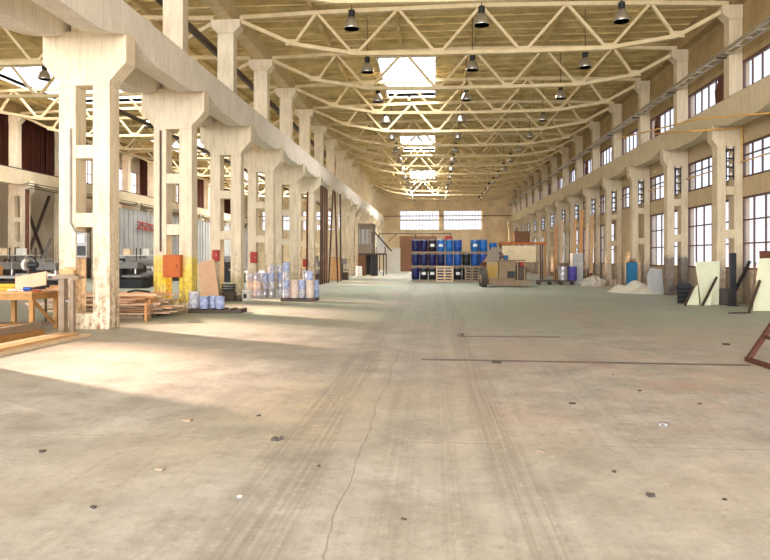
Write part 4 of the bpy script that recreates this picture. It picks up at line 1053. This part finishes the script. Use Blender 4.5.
spots = [(128, 36, 2.2, 'grey-headed lathe'), (147, 38, 1.8, 'low dark machine'), (135, 46, 2.2, 'dark machine'), (5, 33, 2.0, 'dark machine'), (36, 36, 2.2, 'dark machine'), (20, 40, 1.9, 'dark machine'), (49, 31, 1.7, 'dark machine'), (186, 48, 1.8, 'dark machine'), (232, 46, 1.7, 'dark machine')]
nm_ = ['first', 'second', 'third', 'fourth', 'fifth', 'sixth', 'seventh', 'eighth', 'ninth']
for i, (x, Y, w_, l_) in enumerate(spots):
    X = aty(x, 260, Y).x
    where = 'just right of the nearest column' if x in (128, 147, 135) else 'seen behind the workbench' if x < 60 else 'between the second and third left columns' if x < 220 else 'seen through the third left column'
    machine((X, Y, 0), (w_, 1.2, 1.5+.2*(i % 3)), '%s in the side aisle %s (%s)' % (l_, where, ['left', 'right', 'rear', 'farthest left', 'middle', 'rear', 'right', 'alone', 'alone'][i]), 'dark' if i % 2 else 'black')
for i, (x, Y) in enumerate(((138, 41), (12, 39))):
    X = aty(x, 260, Y).x
    t = empty('shelving_rack', (X, Y, 0)); tag(t, 'dark open shelving with boxes in the side aisle, %s' % ['right of the nearest column', 'behind the workbench'][i], 'shelving')
    for z in (.3, 1.1, 1.9): MB().box(-1.8, -.3, z, 1.8, .3, z+.04).build('shelf', M['white'] if z > 1 else M['dark'], t)
    for a_ in (-1.8, 0, 1.74):
        for b in (-.3, .24): MB().box(a_, b, 0, a_+.06, b+.06, 2.4).build('post', M['dark'], t)
    for j in range(5):
        o = one(MB().box(-.22, -.2, 0, .22, .2, .42), 'storage_box', M[['cloth_w', 'wood2', 'wood3', 'white', 'dark'][j]], '%s box on the shelving in the side aisle %s' % (['grey', 'pale wooden', 'brown', 'white', 'black'][j], ['right of the nearest column', 'behind the workbench'][i]), 'box', (X-1.35+j*.66, Y, 1.142+.8*(j % 2)))
#==== END PROPS

# ---------------------------------------------------------------- light
w = bpy.data.worlds.new('world'); SC.world = w; w.use_nodes = True
bg = w.node_tree.nodes['Background']; bg.inputs[0].default_value = (.80, .86, 1.0, 1); bg.inputs[1].default_value = .8
def area(name, loc, size, rot, power, color):
    l = bpy.data.lights.new(name, 'AREA'); l.shape = 'RECTANGLE'; l.size, l.size_y = size; l.energy = power; l.color = color
    o = bpy.data.objects.new(name, l); COL.objects.link(o); o.location = loc; o.rotation_euler = rot; return o
s = bpy.data.lights.new('low_sun', 'SUN'); s.energy = 15; s.angle = R(3.2); s.color = (1, .69, .50)
so = bpy.data.objects.new('low_sun', s); COL.objects.link(so)
el = R(18.5); d = Vector((.875*math.cos(el), -.485*math.cos(el), -math.sin(el)))
so.rotation_euler = d.to_track_quat('-Z', 'Y').to_euler(); so.location = (-60, 50, 30)
# daylight entering by the roof lights, the right windows and the open near end of the hall
for (a, b) in SKYB:
    for (x0, x1) in SKYX:
        area('roof_daylight', ((x0+x1)/2, (YK(a)+SKYO+YK(b+1))/2, ZC+1.75), (x1-x0, YK(b+1)-YK(a)-SKYO), (0, 0, 0), 1500 if a < 8 else 4500, (1, .96, .9))
area('gate_daylight', (-9, Y0-.6, 6), (38, 11.5), (R(90), 0, 0), 8500, (.97, .97, 1))

# ---------------------------------------------------------------- camera
cam = bpy.data.cameras.new('camera'); co = bpy.data.objects.new('camera', cam); COL.objects.link(co)
co.location = (0, 0, CAM_H); co.rotation_euler = (R(90), 0, YAW)
cam.sensor_fit = 'HORIZONTAL'; cam.sensor_width = 36; cam.lens = 36*F_PX/770; cam.shift_y = -(280-HORIZON)/770; cam.clip_end = 500
SC.camera = co
vs = SC.view_settings; vs.view_transform = 'Standard'; vs.look = 'None'; vs.gamma = 1; vs.use_curve_mapping = False; vs.exposure = 1.0
